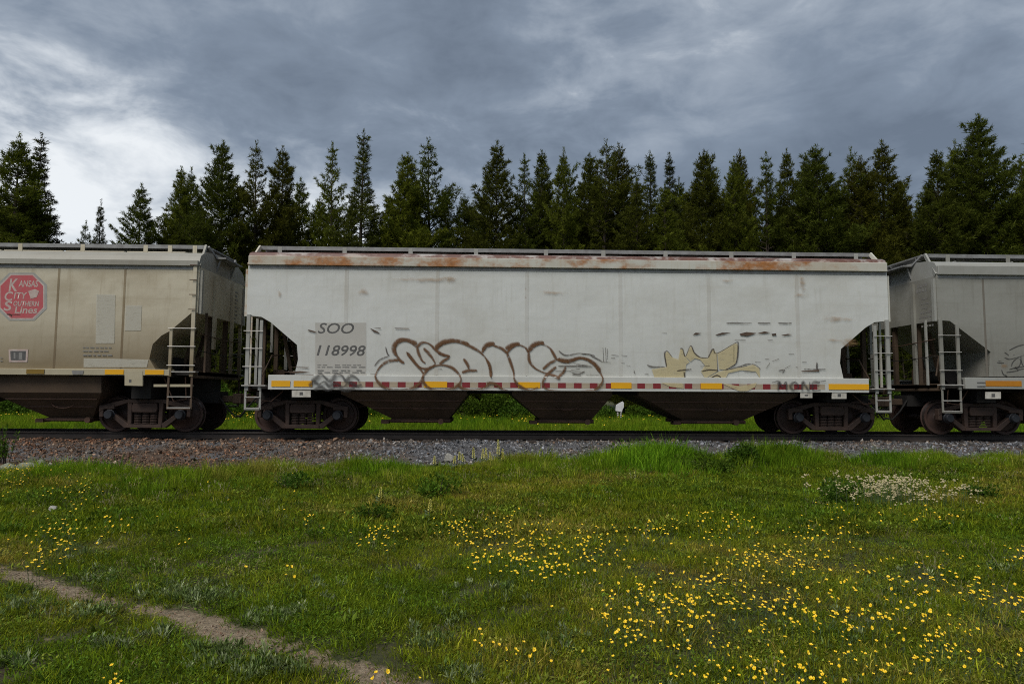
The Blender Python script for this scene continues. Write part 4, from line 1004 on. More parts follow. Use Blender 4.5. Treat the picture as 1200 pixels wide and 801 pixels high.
# taller grass along the ballast
n = 24000
X = RNG.uniform(-17, 20, n); off = RNG.gamma(1.6, .55, n)
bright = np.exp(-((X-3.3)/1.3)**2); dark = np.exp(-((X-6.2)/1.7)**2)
Y = edge_y(X)-off*(1+.5*bright)+.08
wide = RNG.random(n) < np.clip(1.15-off/2.6, .05, 1)*np.clip(.62+.9*(fbm(X, Y, 1.3)-.4), .2, 1)
wide &= clear_of_rocks(X, Y)
X, Y, off, bright, dark = [q[wide] for q in (X, Y, off, bright, dark)]; n = len(X)
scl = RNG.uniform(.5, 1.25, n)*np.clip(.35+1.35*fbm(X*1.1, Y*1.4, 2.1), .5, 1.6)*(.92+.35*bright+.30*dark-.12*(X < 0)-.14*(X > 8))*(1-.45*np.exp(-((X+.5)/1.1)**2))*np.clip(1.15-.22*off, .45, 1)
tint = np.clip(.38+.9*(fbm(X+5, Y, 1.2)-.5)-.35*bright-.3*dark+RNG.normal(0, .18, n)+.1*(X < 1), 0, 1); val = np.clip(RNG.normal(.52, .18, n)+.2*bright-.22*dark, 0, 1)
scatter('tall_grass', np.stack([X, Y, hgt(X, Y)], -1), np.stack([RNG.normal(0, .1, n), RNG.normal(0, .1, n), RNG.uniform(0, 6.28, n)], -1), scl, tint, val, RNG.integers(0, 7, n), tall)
tag(bpy.data.objects['tall_grass'], 'taller grass fringe along the near edge of the ballast', 'grass', kind='stuff')
# dry straw stalks and seed heads
st_m = []
for k in range(4):
    T = blades(g1, 7, .10, .14, .30, .0035, .22, .3)
    for q in range(7):
        tip = T[q*9+8]
        for _ in range(5):
            d = g1.normal(0, .006, 3)+np.array([0, 0, -.03*g1.random()]); T = np.r_[T, [tip+d, tip+d+np.array([.006, 0, .014]), tip+d+np.array([-.002, .005, .018])]]
    st_m.append(tri_mesh('straw', T, 'straw', None, {'bv': np.full(len(T), .6)}))
straws = variant_col('straws', st_m)
X, Y = sample_front(5200, 3.2, 16, .6); e_ = edge_y(X); k = (Y < e_-.05) & (RNG.random(len(X)) < np.where(Y > e_-3, .75, .28)*np.clip(2.2*(fbm(X*1.3, Y*1.7+2, 1.5)-.32), .05, 1)) & (RNG.random(len(X)) > path_mask(X, Y)); X, Y = X[k], Y[k]; n = len(X)
near = np.clip((edge_y(X)-Y)/4, 0, 1)
scatter('straw_stalks', np.c_[X, Y, hgt(X, Y)], np.stack([RNG.normal(0, .15, n), RNG.normal(0, .15, n), RNG.uniform(0, 6.28, n)], -1), RNG.uniform(.6, 1.25, n)*(1-.45*near), RNG.random(n), np.clip(RNG.normal(.4, .2, n), 0, 1), RNG.integers(0, 4, n), straws)
tag(bpy.data.objects['straw_stalks'], 'dry straw stalks and seed heads in the grass', 'straw', kind='stuff')
# grass behind the track
n = 15000
X = RNG.uniform(-34, 38, n); Y = 3.0+RNG.random(n)**.8*26; k = in_view(X, Y, 2); X, Y = X[k], Y[k]; n = len(X)
scatter('far_grass', np.stack([X, Y, hgt(X, Y)], -1), np.stack([RNG.normal(0, .1, n), RNG.normal(0, .1, n), RNG.uniform(0, 6.28, n)], -1), RNG.uniform(1.0, 1.7, n)*np.clip(.75+Y/40, .75, 1.2), np.clip(.3+.6*(fbm(X, Y, .5)-.5)+RNG.normal(0, .15, n), 0, 1), np.clip(RNG.normal(.55, .15, n), 0, 1), RNG.integers(0, 7, n), tall)
tag(bpy.data.objects['far_grass'], 'green grass strip behind the train, below the trees', 'grass', kind='stuff')
# grey-green leafy rosettes
rosette = variant_col('rosettes', [tuft('rosette', np.r_[leaves(g1, 16, .04, .05, .075, .017, .75), leaves(g1, 7, .02, .10, .06, .014, 1.1)], 'leaf_grey', 6) for _ in range(4)])
RB = [(30, 702, 40, 14, 60), (105, 712, 30, 8, 50), (115, 670, 25, 8, 30), (215, 690, 45, 12, 90), (235, 700, 35, 10, 60), (300, 728, 35, 10, 30), (265, 768, 45, 16, 110), (320, 785, 50, 10, 70), (15, 775, 16, 8, 22), (130, 755, 30, 7, 24), (180, 742, 25, 6, 18), (330, 722, 20, 8, 26), (375, 690, 30, 30, 26), (505, 750, 28, 12, 26), (520, 720, 20, 8, 14), (415, 690, 60, 35, 30), (585, 690, 22, 12, 14), (660, 745, 22, 14, 26), (545, 790, 30, 8, 20), (790, 620, 60, 20, 30), (880, 640, 30, 20, 24), (1050, 680, 35, 10, 26), (1170, 660, 16, 8, 18), (300, 610, 70, 22, 50), (200, 590, 60, 16, 36), (780, 795, 20, 6, 10), (100, 640, 30, 8, 24), (60, 610, 50, 20, 30), (600, 650, 300, 90, 50), (1000, 700, 150, 60, 30)]
P = []
for a, b_, sa, sb, k in RB:
    for _ in range(k):
        p = on_z(a+RNG.normal(0, sa*.6), min(b_+RNG.normal(0, sb*.6), 900), GZ+.03); P.append(p[:2])
P = np.array(P); ok = (P[:, 1] < edge_y(P[:, 0])-.3) & (RNG.random(len(P)) > path_mask(P[:, 0], P[:, 1])*1.2); P = P[ok]; n = len(P)
scatter('rosette_leaves', np.c_[P, hgt(P[:, 0], P[:, 1])], np.stack([RNG.normal(0, .15, n), RNG.normal(0, .15, n), RNG.uniform(0, 6.28, n)], -1), RNG.uniform(.3, .68, n), np.clip(RNG.normal(.45, .28, n), 0, 1), np.clip(RNG.normal(.55, .25, n), 0, 1), RNG.integers(0, 4, n), rosette)
tag(bpy.data.objects['rosette_leaves'], 'low grey green leafy rosettes spread along the footpath', 'weeds', kind='stuff')
# grit on the footpath
X, Y = sample_front(60000, 2.9, 8, 0.5); k = RNG.random(len(X)) < path_mask(X, Y)**1.3*.55; X, Y = X[k], Y[k]; n = len(X)
scatter('path_grit', np.c_[X, Y, hgt(X, Y)+.001], RNG.uniform(0, 6.28, (n, 3)), RNG.lognormal(math.log(.0058), .45, n), np.clip(RNG.normal(.66, .12, n), 0, 1), np.clip(RNG.beta(2.4, 2, n), 0, 1), RNG.integers(0, 7, n), stones)
tag(bpy.data.objects['path_grit'], 'fine grit and crumbs of soil on the worn footpath', 'grit', kind='stuff')

# yellow buttercups: the 300 largest are things of their own
def buttercup(seed, h=.2):
    r_ = np.random.default_rng(seed); mb = MB()
    bend = r_.normal(0, .03, 2); top = Vector((bend[0], bend[1], h))
    mb.cur = 0; mb.tube([(0, 0, -.02), (bend[0]*.3, bend[1]*.3, h*.55), top], [.0022, .0017, .0013], 4)
    q = r_.uniform(0, 6.28); mid = Vector((bend[0]*.3, bend[1]*.3, h*.5))
    for s in (0, 2.4): mb.add([mid, mid+Vector((.03*math.cos(q+s), .03*math.sin(q+s), .018)), mid+Vector((.045*math.cos(q+s+.25), .045*math.sin(q+s+.25), .03))], [[0, 1, 2]])
    tl = Matrix.Rotation(r_.uniform(.15, .75), 3, 'X') @ Matrix.Rotation(r_.uniform(0, 6.28), 3, 'Z')
    tl = Matrix.Rotation(r_.uniform(-.8, .8), 3, 'Z') @ tl
    mb.cur = 1
    for k in range(5):
        a = k*1.2566
        pts = [(0, 0, 0), (.0075, -.0075, .003), (.0145, -.0045, .007), (.0145, .0045, .007), (.0075, .0075, .003)]
        V = [top+tl @ Vector((x*math.cos(a)-y*math.sin(a), x*math.sin(a)+y*math.cos(a), z)) for x, y, z in pts]
        mb.add(V, [[0, 1, 2], [0, 2, 3], [0, 3, 4]])
    mb.cur = 2
    V = [top+tl @ Vector((.0042*math.cos(a), .0042*math.sin(a), .004)) for a in np.linspace(0, 6.28, 7)[:-1]]+[top+tl @ Vector((0, 0, .0075))]
    mb.add(V, [[i, (i+1) % 6, 6] for i in range(6)])
    return mb.mesh('buttercup', ['stem_green', 'petal_yellow', 'petal_core'])
BC = [buttercup(k, .12+.02*k) for k in range(6)]
FB = [(590, 612, 28, 10, 34), (655, 640, 45, 15, 90), (620, 625, 30, 10, 30), (570, 645, 20, 12, 24), (540, 620, 16, 8, 14), (640, 665, 30, 10, 26), (700, 640, 25, 12, 24), (740, 715, 35, 24, 75), (800, 700, 40, 28, 70), (770, 620, 14, 10, 20), (890, 655, 28, 10, 46), (860, 690, 45, 24, 60), (850, 620, 30, 10, 28),
      (930, 700, 45, 24, 60), (930, 770, 50, 18, 60), (820, 775, 30, 16, 24), (1010, 735, 35, 20, 40), (1060, 700, 30, 14, 26), (1100, 740, 25, 12, 34), (1160, 690, 25, 14, 34), (1110, 668, 30, 10, 24), (960, 620, 30, 10, 34), (1090, 607, 22, 6, 12), (840, 600, 30, 8, 16), (980, 660, 60, 20, 30), (1080, 775, 50, 14, 22), (1195, 765, 8, 6, 4),
      (440, 622, 18, 8, 34), (530, 607, 12, 5, 18), (70, 622, 20, 12, 44), (85, 575, 16, 12, 26), (45, 648, 20, 8, 16), (15, 556, 14, 7, 60), (60, 560, 40, 14, 24), (28, 543, 18, 6, 18), (135, 612, 14, 6, 10), (215, 627, 8, 3, 4), (360, 605, 8, 4, 8), (325, 674, 20, 8, 5), (125, 798, 20, 5, 7), (612, 757, 14, 8, 9), (565, 742, 8, 4, 6), (450, 795, 20, 6, 4), (280, 575, 120, 30, 10), (1190, 640, 12, 8, 10), (1020, 600, 50, 10, 16)]
F_ = []
for a, b_, sa, sb, k in FB:
    for _ in range(int(k*1.25)):
        h = RNG.choice(6); q = on_z(a+RNG.normal(0, sa*.85), min(b_+RNG.normal(0, sb*.85), 830), GZ+.12+.02*h)
        if q[1] < edge_y(q[0])-.2: F_.append((q[1], q[0], h))
F_.sort()
for (y, x, h) in F_[:300]:
    o = link('buttercup', BC[h]); o.location = (x, y, float(hgt(x, y))); s = random.choice((.34, .42, .5, .55, .6, .68))*random.uniform(.9, 1.1); o.scale = (s, s, random.uniform(.6, 1.15)); o.rotation_euler.z = random.uniform(-.9, .9)
    tag(o, 'yellow buttercup on a thin stem in the near meadow', 'flower', 'buttercups in the near meadow')
fl = np.array(F_[300:]); n = len(fl)
bcol = variant_col('buttercups', BC)
X, Y = fl[:, 1], fl[:, 0]
scatter('distant_buttercups', np.c_[X, Y, hgt(X, Y)], np.c_[np.zeros((n, 2)), RNG.uniform(-.9, .9, n)], np.stack([RNG.uniform(.5, .85, n)]*2+[RNG.uniform(.7, 1.15, n)], -1), np.zeros(n), np.zeros(n), fl[:, 2], bcol)
tag(bpy.data.objects['distant_buttercups'], 'many yellow buttercups farther up the meadow', 'flowers', kind='stuff')
P = []
for a, b_, sa, sb, k in [(265, 490, 22, 2, 70), (300, 489, 12, 2, 16), (120, 492, 10, 2, 22), (20, 489, 15, 2, 14), (585, 493, 50, 2, 26), (660, 497, 30, 2, 18), (740, 494, 30, 1.5, 20), (460, 494, 20, 2, 14)]:
    for _ in range(k): P.append(on_z(a+RNG.normal(0, sa), b_+RNG.normal(0, sb), GZ+.25)[:2])
P = np.array(P); P = P[(P[:, 1] > 3) & (P[:, 1] < 30)]; n = len(P)
scatter('far_side_flowers', np.c_[P, hgt(P[:, 0], P[:, 1])], np.c_[np.zeros((n, 2)), RNG.uniform(-.9, .9, n)], RNG.uniform(1.9, 2.6, n), np.zeros(n), np.zeros(n), RNG.integers(0, 6, n), bcol)
tag(bpy.data.objects['far_side_flowers'], 'yellow flowers in the grass strip behind the train', 'flowers', kind='stuff')

# pale yellow flower spikes by the ballast
def spike(seed):
    r_ = np.random.default_rng(seed); mb = MB(); h = .34+.05*r_.random(); b_ = r_.normal(0, .02, 2)
    mb.cur = 0; mb.tube([(0, 0, -.02), (b_[0]*.5, b_[1]*.5, h*.6), (b_[0], b_[1], h)], [.005, .004, .002], 5)
    for k in range(7):
        a = r_.uniform(0, 6.28); z = r_.uniform(.03, h*.5); mb.add([(0, 0, z), (.07*math.cos(a), .07*math.sin(a), z+.05), (.06*math.cos(a+.3), .06*math.sin(a+.3), z+.02)], [[0, 1, 2]])
    mb.cur = 1
    for k in range(34):
        z = h*(.5+.5*(k/34)); a = k*2.4; rr = .026*(1.15-.8*(k/34)); c_ = Vector((b_[0]*z/h, b_[1]*z/h, z)); d = Vector((math.cos(a), math.sin(a), .3))
        s = Vector((-math.sin(a), math.cos(a), 0))*.011; mb.add([c_+d*.004, c_+d*rr+s, c_+d*rr*1.2+Vector((0, 0, .014)), c_+d*rr-s], [[0, 1, 2], [0, 2, 3]])
    return mb.mesh('flower_spike', ['stem_green', 'petal_pale'])
SPM = [spike(k) for k in range(4)]
SPL = [(509, 552, 'lowest of the pale yellow flower spikes, standing alone at the left'), (532, 540, 'short yellow spike touching the pale angular rock'), (539, 532, 'taller yellow spike right of the pale angular rock'), (545, 534, 'leaning yellow spike below the flat pinkish rock'),
       (555, 528, 'small yellow spike right of the flat pinkish rock'), (565, 529, 'left one of the close pair of yellow spikes on the gravel'), (570, 527, 'right one of the close pair of yellow spikes on the gravel'), (577, 531, 'small yellow spike left of the tallest one'), (584, 519, 'tallest yellow flower spike, reaching up to the rail'), (588, 529, 'yellow spike just below the tallest one, on its right'), (590, 532, 'rightmost yellow flower spike in front of the gravel')]
for k, (a, b_, lb) in enumerate(SPL):
    q = on_z(a, b_, -.17); q = on_y(a, b_, float(np.clip(q[1], -6.0, -5.4)))
    o = link('flower_spike', SPM[k % 4]); gz = float(hgt(q[0], q[1])); hh = max(.3, q[2]-gz+.06); o.location = (q[0], q[1], gz); o.scale = (1.1, 1.1, hh/.37)
    tag(o, lb, 'flower', 'pale yellow flower spikes')
for a, b_, lb in ((445, 573, 'single pale spike in the grass below the brown graffiti'), (503, 586, 'faint pale spike deep in the grass, left of the spike group')):
    q = on_z(a, b_, GZ+.25); o = link('flower_spike', SPM[1]); o.location = (q[0], q[1], float(hgt(q[0], q[1]))); o.scale = (.9, .9, .75); tag(o, lb, 'flower', 'pale yellow flower spikes')

# cream flower clump on the right
fc = empty('flower_clump', tuple(on_z(1040, 590, GZ+.02))); fc.location.z = float(hgt(fc.location.x, fc.location.y))
tag(fc, 'clump of cream white wildflowers in the grass at the right', 'flowers')
r_ = np.random.default_rng(5); stm = MB(); hd = MB()
for k in range(230):
    x = r_.normal(0, .44) if k < 200 else r_.uniform(-.9, 1.2); x = max(-1.0, min(1.25, x)); y = r_.normal(0, .3); h = r_.uniform(.16, .42)
    stm.tube([(x, y, -.02), (x+r_.normal(0, .02), y+r_.normal(0, .02), h)], [.004, .002], 4)
    for q in range(r_.integers(3, 7)):
        p = np.array([x, y, h])+r_.normal(0, .02, 3); rr = r_.uniform(.009, .02)
        V = [p+rr*np.array(v) for v in ((1, 0, 0), (-.5, .87, 0), (-.5, -.87, 0), (0, 0, .9), (0, 0, -.7))]
        hd.add(V, [[0, 1, 3], [1, 2, 3], [2, 0, 3], [1, 0, 4], [2, 1, 4], [0, 2, 4]])
tag(stm.build('stems', 'stem_green', fc), kind='stuff'); tag(hd.build('flower_heads', 'petal_cream', fc), kind='stuff')

# leafy weeds
def foliage_mesh(name, seed, rx, ry, rz, n, leaf, mat, lumps=9):
    r_ = np.random.default_rng(seed); C = np.c_[r_.normal(0, rx*.42, lumps), r_.normal(0, ry*.42, lumps), rz*r_.uniform(.25, .8, lumps)]
    k = r_.integers(0, lumps, n); d = r_.normal(size=(n, 3)); d /= np.linalg.norm(d, axis=1)[:, None]
    p = C[k]+d*np.array([rx*.45, ry*.45, rz*.32])*(r_.random(n)[:, None]**.4)
    p[:, 2] = np.maximum(p[:, 2], .01)
    dr = d+r_.normal(0, .5, (n, 3))+np.array([0, 0, .35]); dr /= np.linalg.norm(dr, axis=1)[:, None]
    s = np.cross(dr, r_.normal(size=(n, 3))); s /= np.linalg.norm(s, axis=1)[:, None]; l = leaf*r_.uniform(.6, 1.3, n)[:, None]; w = l*.27
    m_ = p+dr*l*.5
    V = np.stack([p, m_+s*w, p+dr*l, p, p+dr*l, m_-s*w], 1)
    tint = np.repeat(np.clip(r_.normal(.45, .2, n)+(r_.random(lumps)-.5)[k]*.4, 0, 1), 6); val = np.repeat(np.clip(r_.normal(.5, .2, n), 0, 1), 6)
    return tri_mesh(name, V.reshape(-1, 3), mat, None, {'tint': tint, 'val': val})
def bush(name, P, rx, ry, rz, n, leaf, mat, label, cat, group, seed, stems=5):
    e = empty(name, (P[0], P[1], float(hgt(P[0], P[1])))); link('foliage', foliage_mesh('foliage', seed, rx, ry, rz, n, leaf, mat), e)
    r_ = np.random.default_rng(seed+500); mb = MB()
    for _ in range(stems):
        q = (r_.normal(0, rx*.4), r_.normal(0, ry*.4), rz*r_.uniform(.5, .85)); mb.tube([(q[0]*.12, q[1]*.12, -.05), (q[0]*.6, q[1]*.6, q[2]*.55), q], [.012*rz+.003, .008*rz+.002, .002], 5)
    mb.build('stem', 'twig_brown', e); return tag(e, label, cat, group)
for k, (a, b_, rx, rz, nl, lf, lb) in enumerate([(435, 612, .26, .2, 420, .05, 'low dark weed clump among yellow flowers, below the brown graffiti'), (990, 594, .30, .34, 700, .05, 'dark green weed at the left end of the cream flower clump'),
        (880, 552, .42, .50, 1100, .07, 'tall leafy dark weed beside the ballast, under the right wheels'), (825, 556, .5, .34, 900, .07, 'broad dark weed between tall bright grass and the right wheels'), (1148, 588, .26, .24, 450, .05, 'small dark weed at the right, beyond the cream flowers'),
        (515, 585, .34, .36, 700, .055, 'leafy weed under the yellow flower spikes'), (345, 575, .30, .28, 500, .05, 'leafy weed in the grass below the left ladder of the middle car'), (726, 545, .3, .42, 500, .06, 'bushy weed inside the tall bright grass')]):
    bush('weed', on_z(a, b_, GZ), rx, rx*.7, rz, nl, lf, 'weed_leaf', lb, 'weed', 'weeds in the meadow', 60+k)
# twiggy weed at the left edge, standing on the ballast
q = on_y(3, 530, -4.3); e = empty('twiggy_weed', (q[0], q[1], float(hgt(q[0], q[1]))))
r_ = np.random.default_rng(9); mb = MB(); lf = []
for k in range(12):
    a = r_.uniform(0, 6.28); l = r_.uniform(.35, .95); o_ = (r_.normal(0, .12), r_.normal(0, .1), 0); tip = (o_[0]+.25*l*math.cos(a), o_[1]+.2*l*math.sin(a), l); mb.tube([o_, tip], [.008, .003], 5)
    for _ in range(30):
        u = r_.uniform(.2, 1); p = np.array(o_)*(1-u)+np.array(tip)*u; d = r_.normal(size=3); d[2] = abs(d[2])+.4; d /= np.linalg.norm(d); s = np.cross(d, r_.normal(size=3)); s /= np.linalg.norm(s); L_ = r_.uniform(.05, .11)
        lf += [p, p+d*L_*.5+s*.012, p+d*L_, p, p+d*L_, p+d*L_*.5-s*.012]
mb.build('stem', 'twig_brown', e); nn = len(lf); link('foliage', tri_mesh('foliage', lf, 'weed_leaf', None, {'tint': np.full(nn, .4), 'val': np.repeat(r_.random(nn//6), 6)}), e)
tag(e, 'twiggy upright weed at the left edge, in front of the rail', 'weed')

# ------------------------------------------------------------------ white sign behind the train
q = on_z(726, 494.5, GZ); yq = q[1]
sg = empty('marker_sign', (q[0], yq, float(hgt(q[0], yq))))
pts = [on_y(a, b_, yq-.05) for a, b_ in ((722, 474), (726.5, 471.5), (729.5, 470), (731, 471.5), (731, 477), (729.5, 479.5), (728.8, 482.6), (721.3, 481), (721.6, 477))]
MB().prism([(p[0]-q[0], p[2]-sg.location.z) for p in pts], -.06, -.02).build('sign_plate', 'sign_white', sg)
for a in (723.8, 727.4):
    p0 = on_y(a, 484, yq); mb = MB(); zt = p0[2]-sg.location.z+.1; k = 0; z = -.1
    mb.box(p0[0]-q[0]-.04, p0[0]-q[0]+.04, -.018, .06, -.1, zt); post = mb.build('post', 'sign_post', sg)
    z = .06
    while z < zt-.08: MB().box(p0[0]-q[0]-.042, p0[0]-q[0]+.042, -.0205, -.0175, z, z+.05).build('white_band', 'sign_white', post); z += .11
tag(sg, 'white jagged sign plate on two banded posts, seen under the middle car', 'sign')

# ------------------------------------------------------------------ trees
def conifer(seed, H, kind, open_=1.0):
    """kind: 'pine' (up-swept tufted boughs) or 'spruce' (drooping narrow)"""
    r_ = np.random.default_rng(seed); tb = MB()
    bx_, by_ = r_.normal(0, .012, 2)
    def axis_(z): return np.array([bx_*z*math.sin(z/H*2.5), by_*z*math.sin(z/H*2), z])
    zs = np.linspace(-.3, H*.985, 9); r0 = .0105*H+.02
    tb.tube([axis_(z) for z in zs], [max(.015, r0*(1-max(z, 0)/H)**.85) for z in zs], 7)
    C, D, S = [], [], []
    z = H*(.06 if kind == 'pine' else .05)
    wmax = H*(.225 if kind == 'pine' else .185)*r_.uniform(.85, 1.15)
    ph1, ph2 = r_.uniform(0, 6, 2)
    while z < H*.985:
        u = z/H
        prof = (min(.88, (1-u)**.74*1.12) if kind == 'pine' else min(.9, (1-u)**.95))
        prof *= (.88+.12*math.sin(u*17+ph1)+.08*math.sin(u*31+ph2)); prof = max(prof, .085)
        if u < .22: prof *= .62+1.7*u
        nb = r_.integers(4, 7) if open_ < 1.2 else r_.integers(3, 5); a0 = r_.uniform(0, 6.28)
        for k in range(nb):
            a = a0+6.283*k/nb+r_.normal(0, .3); L = wmax*prof*r_.uniform(.6, 1.18)+.10
            if r_.random() < .05*(u > .3): L *= 1.4
            if kind == 'pine': e1, e2 = -.05+.42*u, .24+.2*u
            else: e1, e2 = -.38+.75*u, .12+.2*u
            zb = z+r_.normal(0, .06); base = axis_(zb); hd_ = np.array([math.cos(a), math.sin(a), 0])
            def bp(s): return base+hd_*L*s*(1-.06*s)+np.array([0, 0, L*(e1*s+e2*s*s)])
            tb.tube([base, bp(.5), bp(.96)], [.012+.014*L, .008+.008*L, .006], 3)
            nn_ = max(2, int(L/.22))
            for q in range(nn_):
                s = (.25 if u < .9 else .1)+(.75 if u < .9 else .9)*(q+r_.random()*.8)/nn_; c_ = bp(min(s, 1.02)); dv = bp(min(s+.05, 1.07))-bp(s); dv /= np.linalg.norm(dv)
                C.append(c_); D.append(dv); S.append(1.0)
                tl = L*.42*(1.15-s)
                if tl > .12:
                    for sg_ in (-1, 1):
                        b2 = a+sg_*r_.uniform(.6, 1.2); td = np.array([math.cos(b2), math.sin(b2), e1+e2*s+r_.normal(.05, .15)]); td /= np.linalg.norm(td)
                        m2 = max(1, int(tl/.25))
                        for w in range(m2): C.append(c_+td*tl*(w+.7+.3*r_.random())/m2); D.append(td); S.append(.9)
        z += open_*r_.uniform(.17, .35)*(1.05 if kind == 'pine' else .9)
    for k in range(5): C.append(axis_(H*(.985+.008*k))); D.append(np.array([0, 0, 1.])); S.append(.7)
    C, D, S = np.array(C), np.array(D), np.array(S); n = len(C); K = 11
    Z = (D[:, None]*(.75 if kind == 'pine' else .9)+r_.normal(0, .55, (n, K, 3))+np.array([0, 0, .16 if kind == 'pine' else -.05])); Z /= np.linalg.norm(Z, axis=2)[..., None]
    ln = (.23 if kind == 'pine' else .18)*r_.uniform(.65, 1.3, (n, K, 1))*S[:, None, None]
    sd_ = np.cross(Z, r_.normal(size=(n, K, 3))); sd_ /= np.linalg.norm(sd_, axis=2)[..., None]; wd = (.023 if kind == 'pine' else .021)*r_.uniform(.7, 1.3, (n, K, 1))
    B = C[:, None]+r_.normal(0, .045, (n, K, 3)); V = np.stack([B-sd_*wd, B+sd_*wd, B+Z*ln], 2)
    tint = np.repeat(np.clip(r_.normal(.42, .22, n), 0, 1), K*3); val = np.repeat(np.clip(r_.normal(.5, .2, n), 0, 1), K*3)
    crown = tri_mesh('crown', V.reshape(-1, 3), 'needles' if kind == 'pine' else 'needles_dark', None, {'tint': tint, 'val': val})
    return tb.mesh('trunk', 'bark', smooth=True), crown
PH = 17.0
PINES = [conifer(100+k, PH, 'pine', (1, 1, 1.5, 1, 1, 1.35, 1)[k]) for k in range(7)]; SPRU = [conifer(200+k, PH, 'spruce') for k in range(4)]
def plant_tree(kind, v, x, y, H, label, group, rz, fat=1.0):
    z = float(hgt(x, y)); e = empty('pine_tree' if kind == 'pine' else 'spruce_tree', (x, y, z)); T, Cn = (PINES if kind == 'pine' else SPRU)[v]
    s = H/PH; e.scale = (s*fat, s*fat, s); e.rotation_euler.z = rz
    link('trunk', T, e); link('crown', Cn, e)
    return tag(e, label, 'tree', group)
ORD = ['first', 'second', 'third', 'fourth', 'fifth', 'sixth', 'seventh', 'eighth', 'ninth', 'tenth', 'eleventh', 'twelfth', 'thirteenth', 'fourteenth', 'fifteenth', 'sixteenth', 'seventeenth', 'eighteenth', 'nineteenth', 'twentieth']
ORD += ['twenty-'+w for w in ORD[:9]]+['thirtieth']+['thirty-'+w for w in ORD[:9]]+['fortieth']+['forty-'+w for w in ORD[:9]]+['fiftieth']
# treetops along the skyline in the photo: x, y, kind, distance from the camera, width
TOPS = [(20, 161, 'pine', 44, 1.25), (56, 164, 'spruce', 46, 1.2), (100, 262, 'pine', 52, .8), (120, 239, 'spruce', 50, .9), (168, 221, 'pine', 46, 1.2), (193, 242, 'pine', 50, .9), (212, 200, 'pine', 48, .9), (226, 201, 'pine', 50, .9), (269, 172, 'pine', 46, .95), (306, 171, 'pine', 46, 1.0), (332, 178, 'pine', 47, .95), (354, 214, 'pine', 50, .95), (392, 174, 'pine', 46, 1.05), (423, 156, 'spruce', 45, 1.15), (455, 236, 'pine', 47, .9), (480, 182, 'pine', 46, 1.1), (509, 167, 'pine', 47, 1.1), (540, 232, 'pine', 49, 1.0),
        (584, 172, 'pine', 45, 1.1), (617, 187, 'pine', 46, 1.0), (635, 181, 'pine', 48, .95), (661, 180, 'pine', 45, .9), (685, 186, 'pine', 49, .9), (702, 171, 'pine', 46, 1.1), (725, 172, 'pine', 48, .9), (748, 216, 'pine', 42, 1.05), (757, 184, 'spruce', 51, 1.0), (779, 222, 'pine', 42, 1.05), (786, 185, 'spruce', 50, 1.05), (821, 184, 'pine', 46, 1.0), (835, 184, 'pine', 48, .9), (857, 190, 'pine', 45, .95), (868, 181, 'pine', 49, .95), (896, 183, 'pine', 46, 1.0), (921, 181, 'pine', 47, .95), (945, 186, 'pine', 49, .9), (964, 173, 'pine', 45, 1.15), (992, 181, 'pine', 47, .95), (1004, 188, 'pine', 45, 1.1), (1036, 171, 'pine', 46, 1.1), (1060, 232, 'pine', 50, 1.0), (1098, 181, 'pine', 44, 1.1), (1122, 170, 'pine', 46, 1.1), (1157, 139, 'pine', 44, 1.25), (1190, 187, 'pine', 43, 1.15), (1222, 165, 'pine', 45, 1.2), (-16, 170, 'spruce', 45, 1.2)]
rt_ = np.random.default_rng(21)
srt = sorted(t_ for t_ in TOPS if 0 <= t_[0] <= 1200)
for k, (x, y, kd, dd, fat) in enumerate(TOPS):
    P = on_y(x, y, CAM_P[1]+dd); H = P[2]-float(hgt(P[0], P[1]))
    word = {'pine': 'tufted green pine', 'spruce': 'dark pointed spruce'}[kd]
    if 0 <= x <= 1200:
        i = srt.index((x, y, kd, dd, fat)); m_ = len(srt)
        place = ('%s treetop from the left edge of the photo' % ORD[i]) if i < m_/2 else ('%s treetop from the right edge of the photo' % ORD[m_-1-i])
        lab = '%s behind the train, %s' % (word, place); grp = 'skyline trees behind the train'
    else: lab, grp = ('%s just outside the %s edge of the photo' % (word, 'left' if x < 0 else 'right')), 'skyline trees behind the train'
    if kd == 'pine': plant_tree(kd, k % 7, P[0], P[1], H, lab, grp, rt_.uniform(0, 6.28), fat*rt_.uniform(.85, 1.12))
    else: plant_tree(kd, k % 4, P[0], P[1], H, lab, grp, rt_.uniform(0, 6.28), fat)
# the wood behind, lower tops showing between the front trunks
DEEP = []; YNG = []
for k in range(86):
    x = -62+k*1.5+rt_.uniform(-.8, .8); y = rt_.uniform(29, 42); d_ = y+19.2
    pxx = 574+800*x/d_
    top = float(np.interp(pxx, [-50, 60, 90, 150, 175, 290, 560, 700, 1060, 1100, 1250], [215, 225, 296, 292, 254, 236, 231, 214, 209, 203, 192]))+rt_.uniform(-14, 26)
    if not -70 < pxx < 1270: continue
    H = (462-top)/800*d_+1.03-float(hgt(x, y))
    DEEP.append((pxx, plant_tree('pine' if rt_.random() < .85 else 'spruce', int(rt_.integers(0, 4)), x, y, H, '', 'trees deep in the wood', rt_.uniform(0, 6.28), .95)))
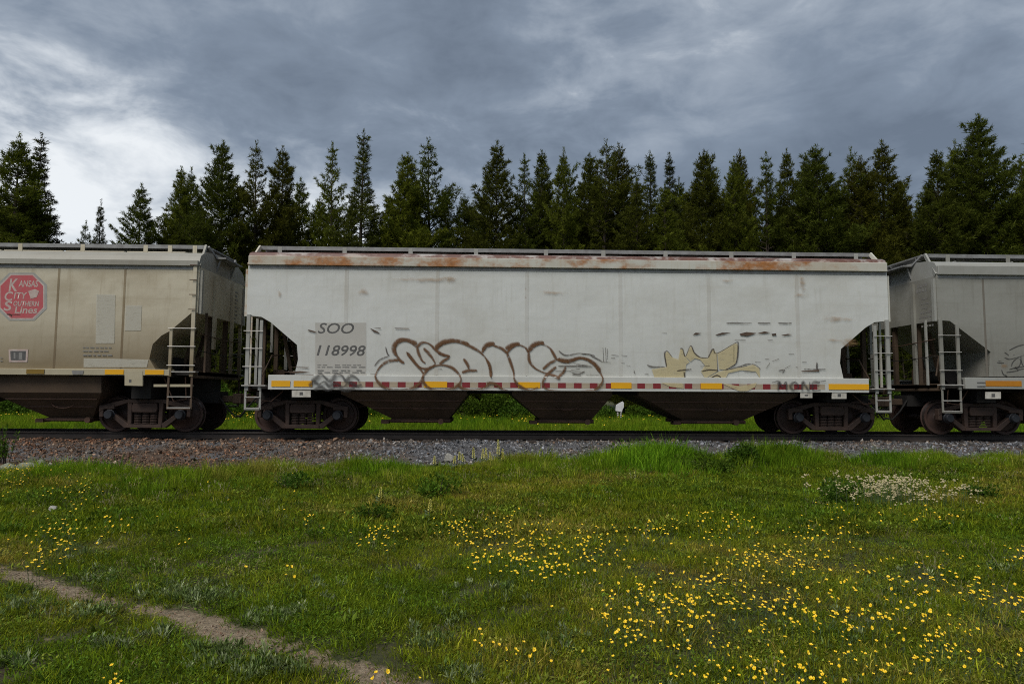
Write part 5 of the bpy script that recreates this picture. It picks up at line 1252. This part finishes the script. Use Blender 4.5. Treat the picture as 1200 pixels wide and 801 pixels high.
# young trees at the foot of the wood
YT = [(15, 24, 5), (70, 26, 6), (250, 24, 6.2), (285, 26, 7), (262, 22, 4.6), (330, 27, 6), (560, 25, 4.5), (600, 27, 5), (740, 26, 5), (780, 24, 4.2), (450, 26, 5), (1035, 25, 6), (1062, 23, 5.4), (1080, 27, 7), (1000, 26, 6), (1150, 25, 6)]
for k, (x, y, H) in enumerate(YT):
    P = on_y(x, 480, y); YNG.append((x, plant_tree('pine', k % 7, P[0], P[1], H, '', 'young pines at the foot of the wood', rt_.uniform(0, 6.28), 1.3)))
for lst, what in ((DEEP, 'lower conifer deep in the wood, %s of the back row from the %s'), (YNG, 'young bushy pine at the foot of the wood, %s of its kind from the %s')):
    lst.sort(key=lambda q: q[0]); m_ = len(lst)
    for i, (_, o) in enumerate(lst): o['label'] = what % ((ORD[i], 'left') if i < m_/2 else (ORD[m_-1-i], 'right'))
# shrubs at the edge of the wood
SH = [(12, 20.5, 1.3, 1.3), (48, 21, 1.1, 1.2), (85, 21.5, .9, .9), (262, 17, 1.2, 2.3), (285, 20.5, 1.1, 1.6), (243, 21, .9, 1.4), (445, 20, 1.3, 1.0), (545, 19, 1.0, 1.5), (578, 18.5, 1.1, 1.9), (608, 18, 1.0, 1.3), (640, 17, 1.2, .9), (705, 18.5, .9, .9), (748, 20.5, 1.0, 1.1), (770, 19.5, .9, 1.3), (795, 19, 1.0, 1.0), (1035, 18, 1.2, 2.4), (1055, 19, 1.2, 2.0), (1078, 20, 1.2, 1.9), (1195, 20, 1.2, 1.2), (430, 22, .9, 1.5)]
plc = ['at the far left, behind the tan car', 'second from the left, behind the tan car', 'third from the left, behind the tan car', 'tall, filling the gap left of the middle car', 'right in the gap left of the middle car', 'left in the gap left of the middle car', 'seen behind the left wheels of the middle car', 'left in the gap under the brown graffiti', 'tallest in the gap under the brown graffiti', 'right in the gap under the brown graffiti', 'low, beside the middle hopper bay', 'low, left of the white sign', 'right behind the white sign', 'in the gap right of the white sign', 'by the right hopper bay', 'tall, in the gap right of the middle car', 'centre of the gap right of the middle car', 'right in the gap right of the middle car', 'at the far right, behind the dull grey car', 'behind the left bay of the middle car']
for k, (x, y, rx, rz) in enumerate(SH):
    bush('shrub', on_y(x, 490, y), rx, rx*.8, rz, int(1500*rx*rz)+600, .13, 'shrub_leaf', 'leafy green shrub '+plc[k], 'shrub', 'shrubs behind the train', 300+k, 7)
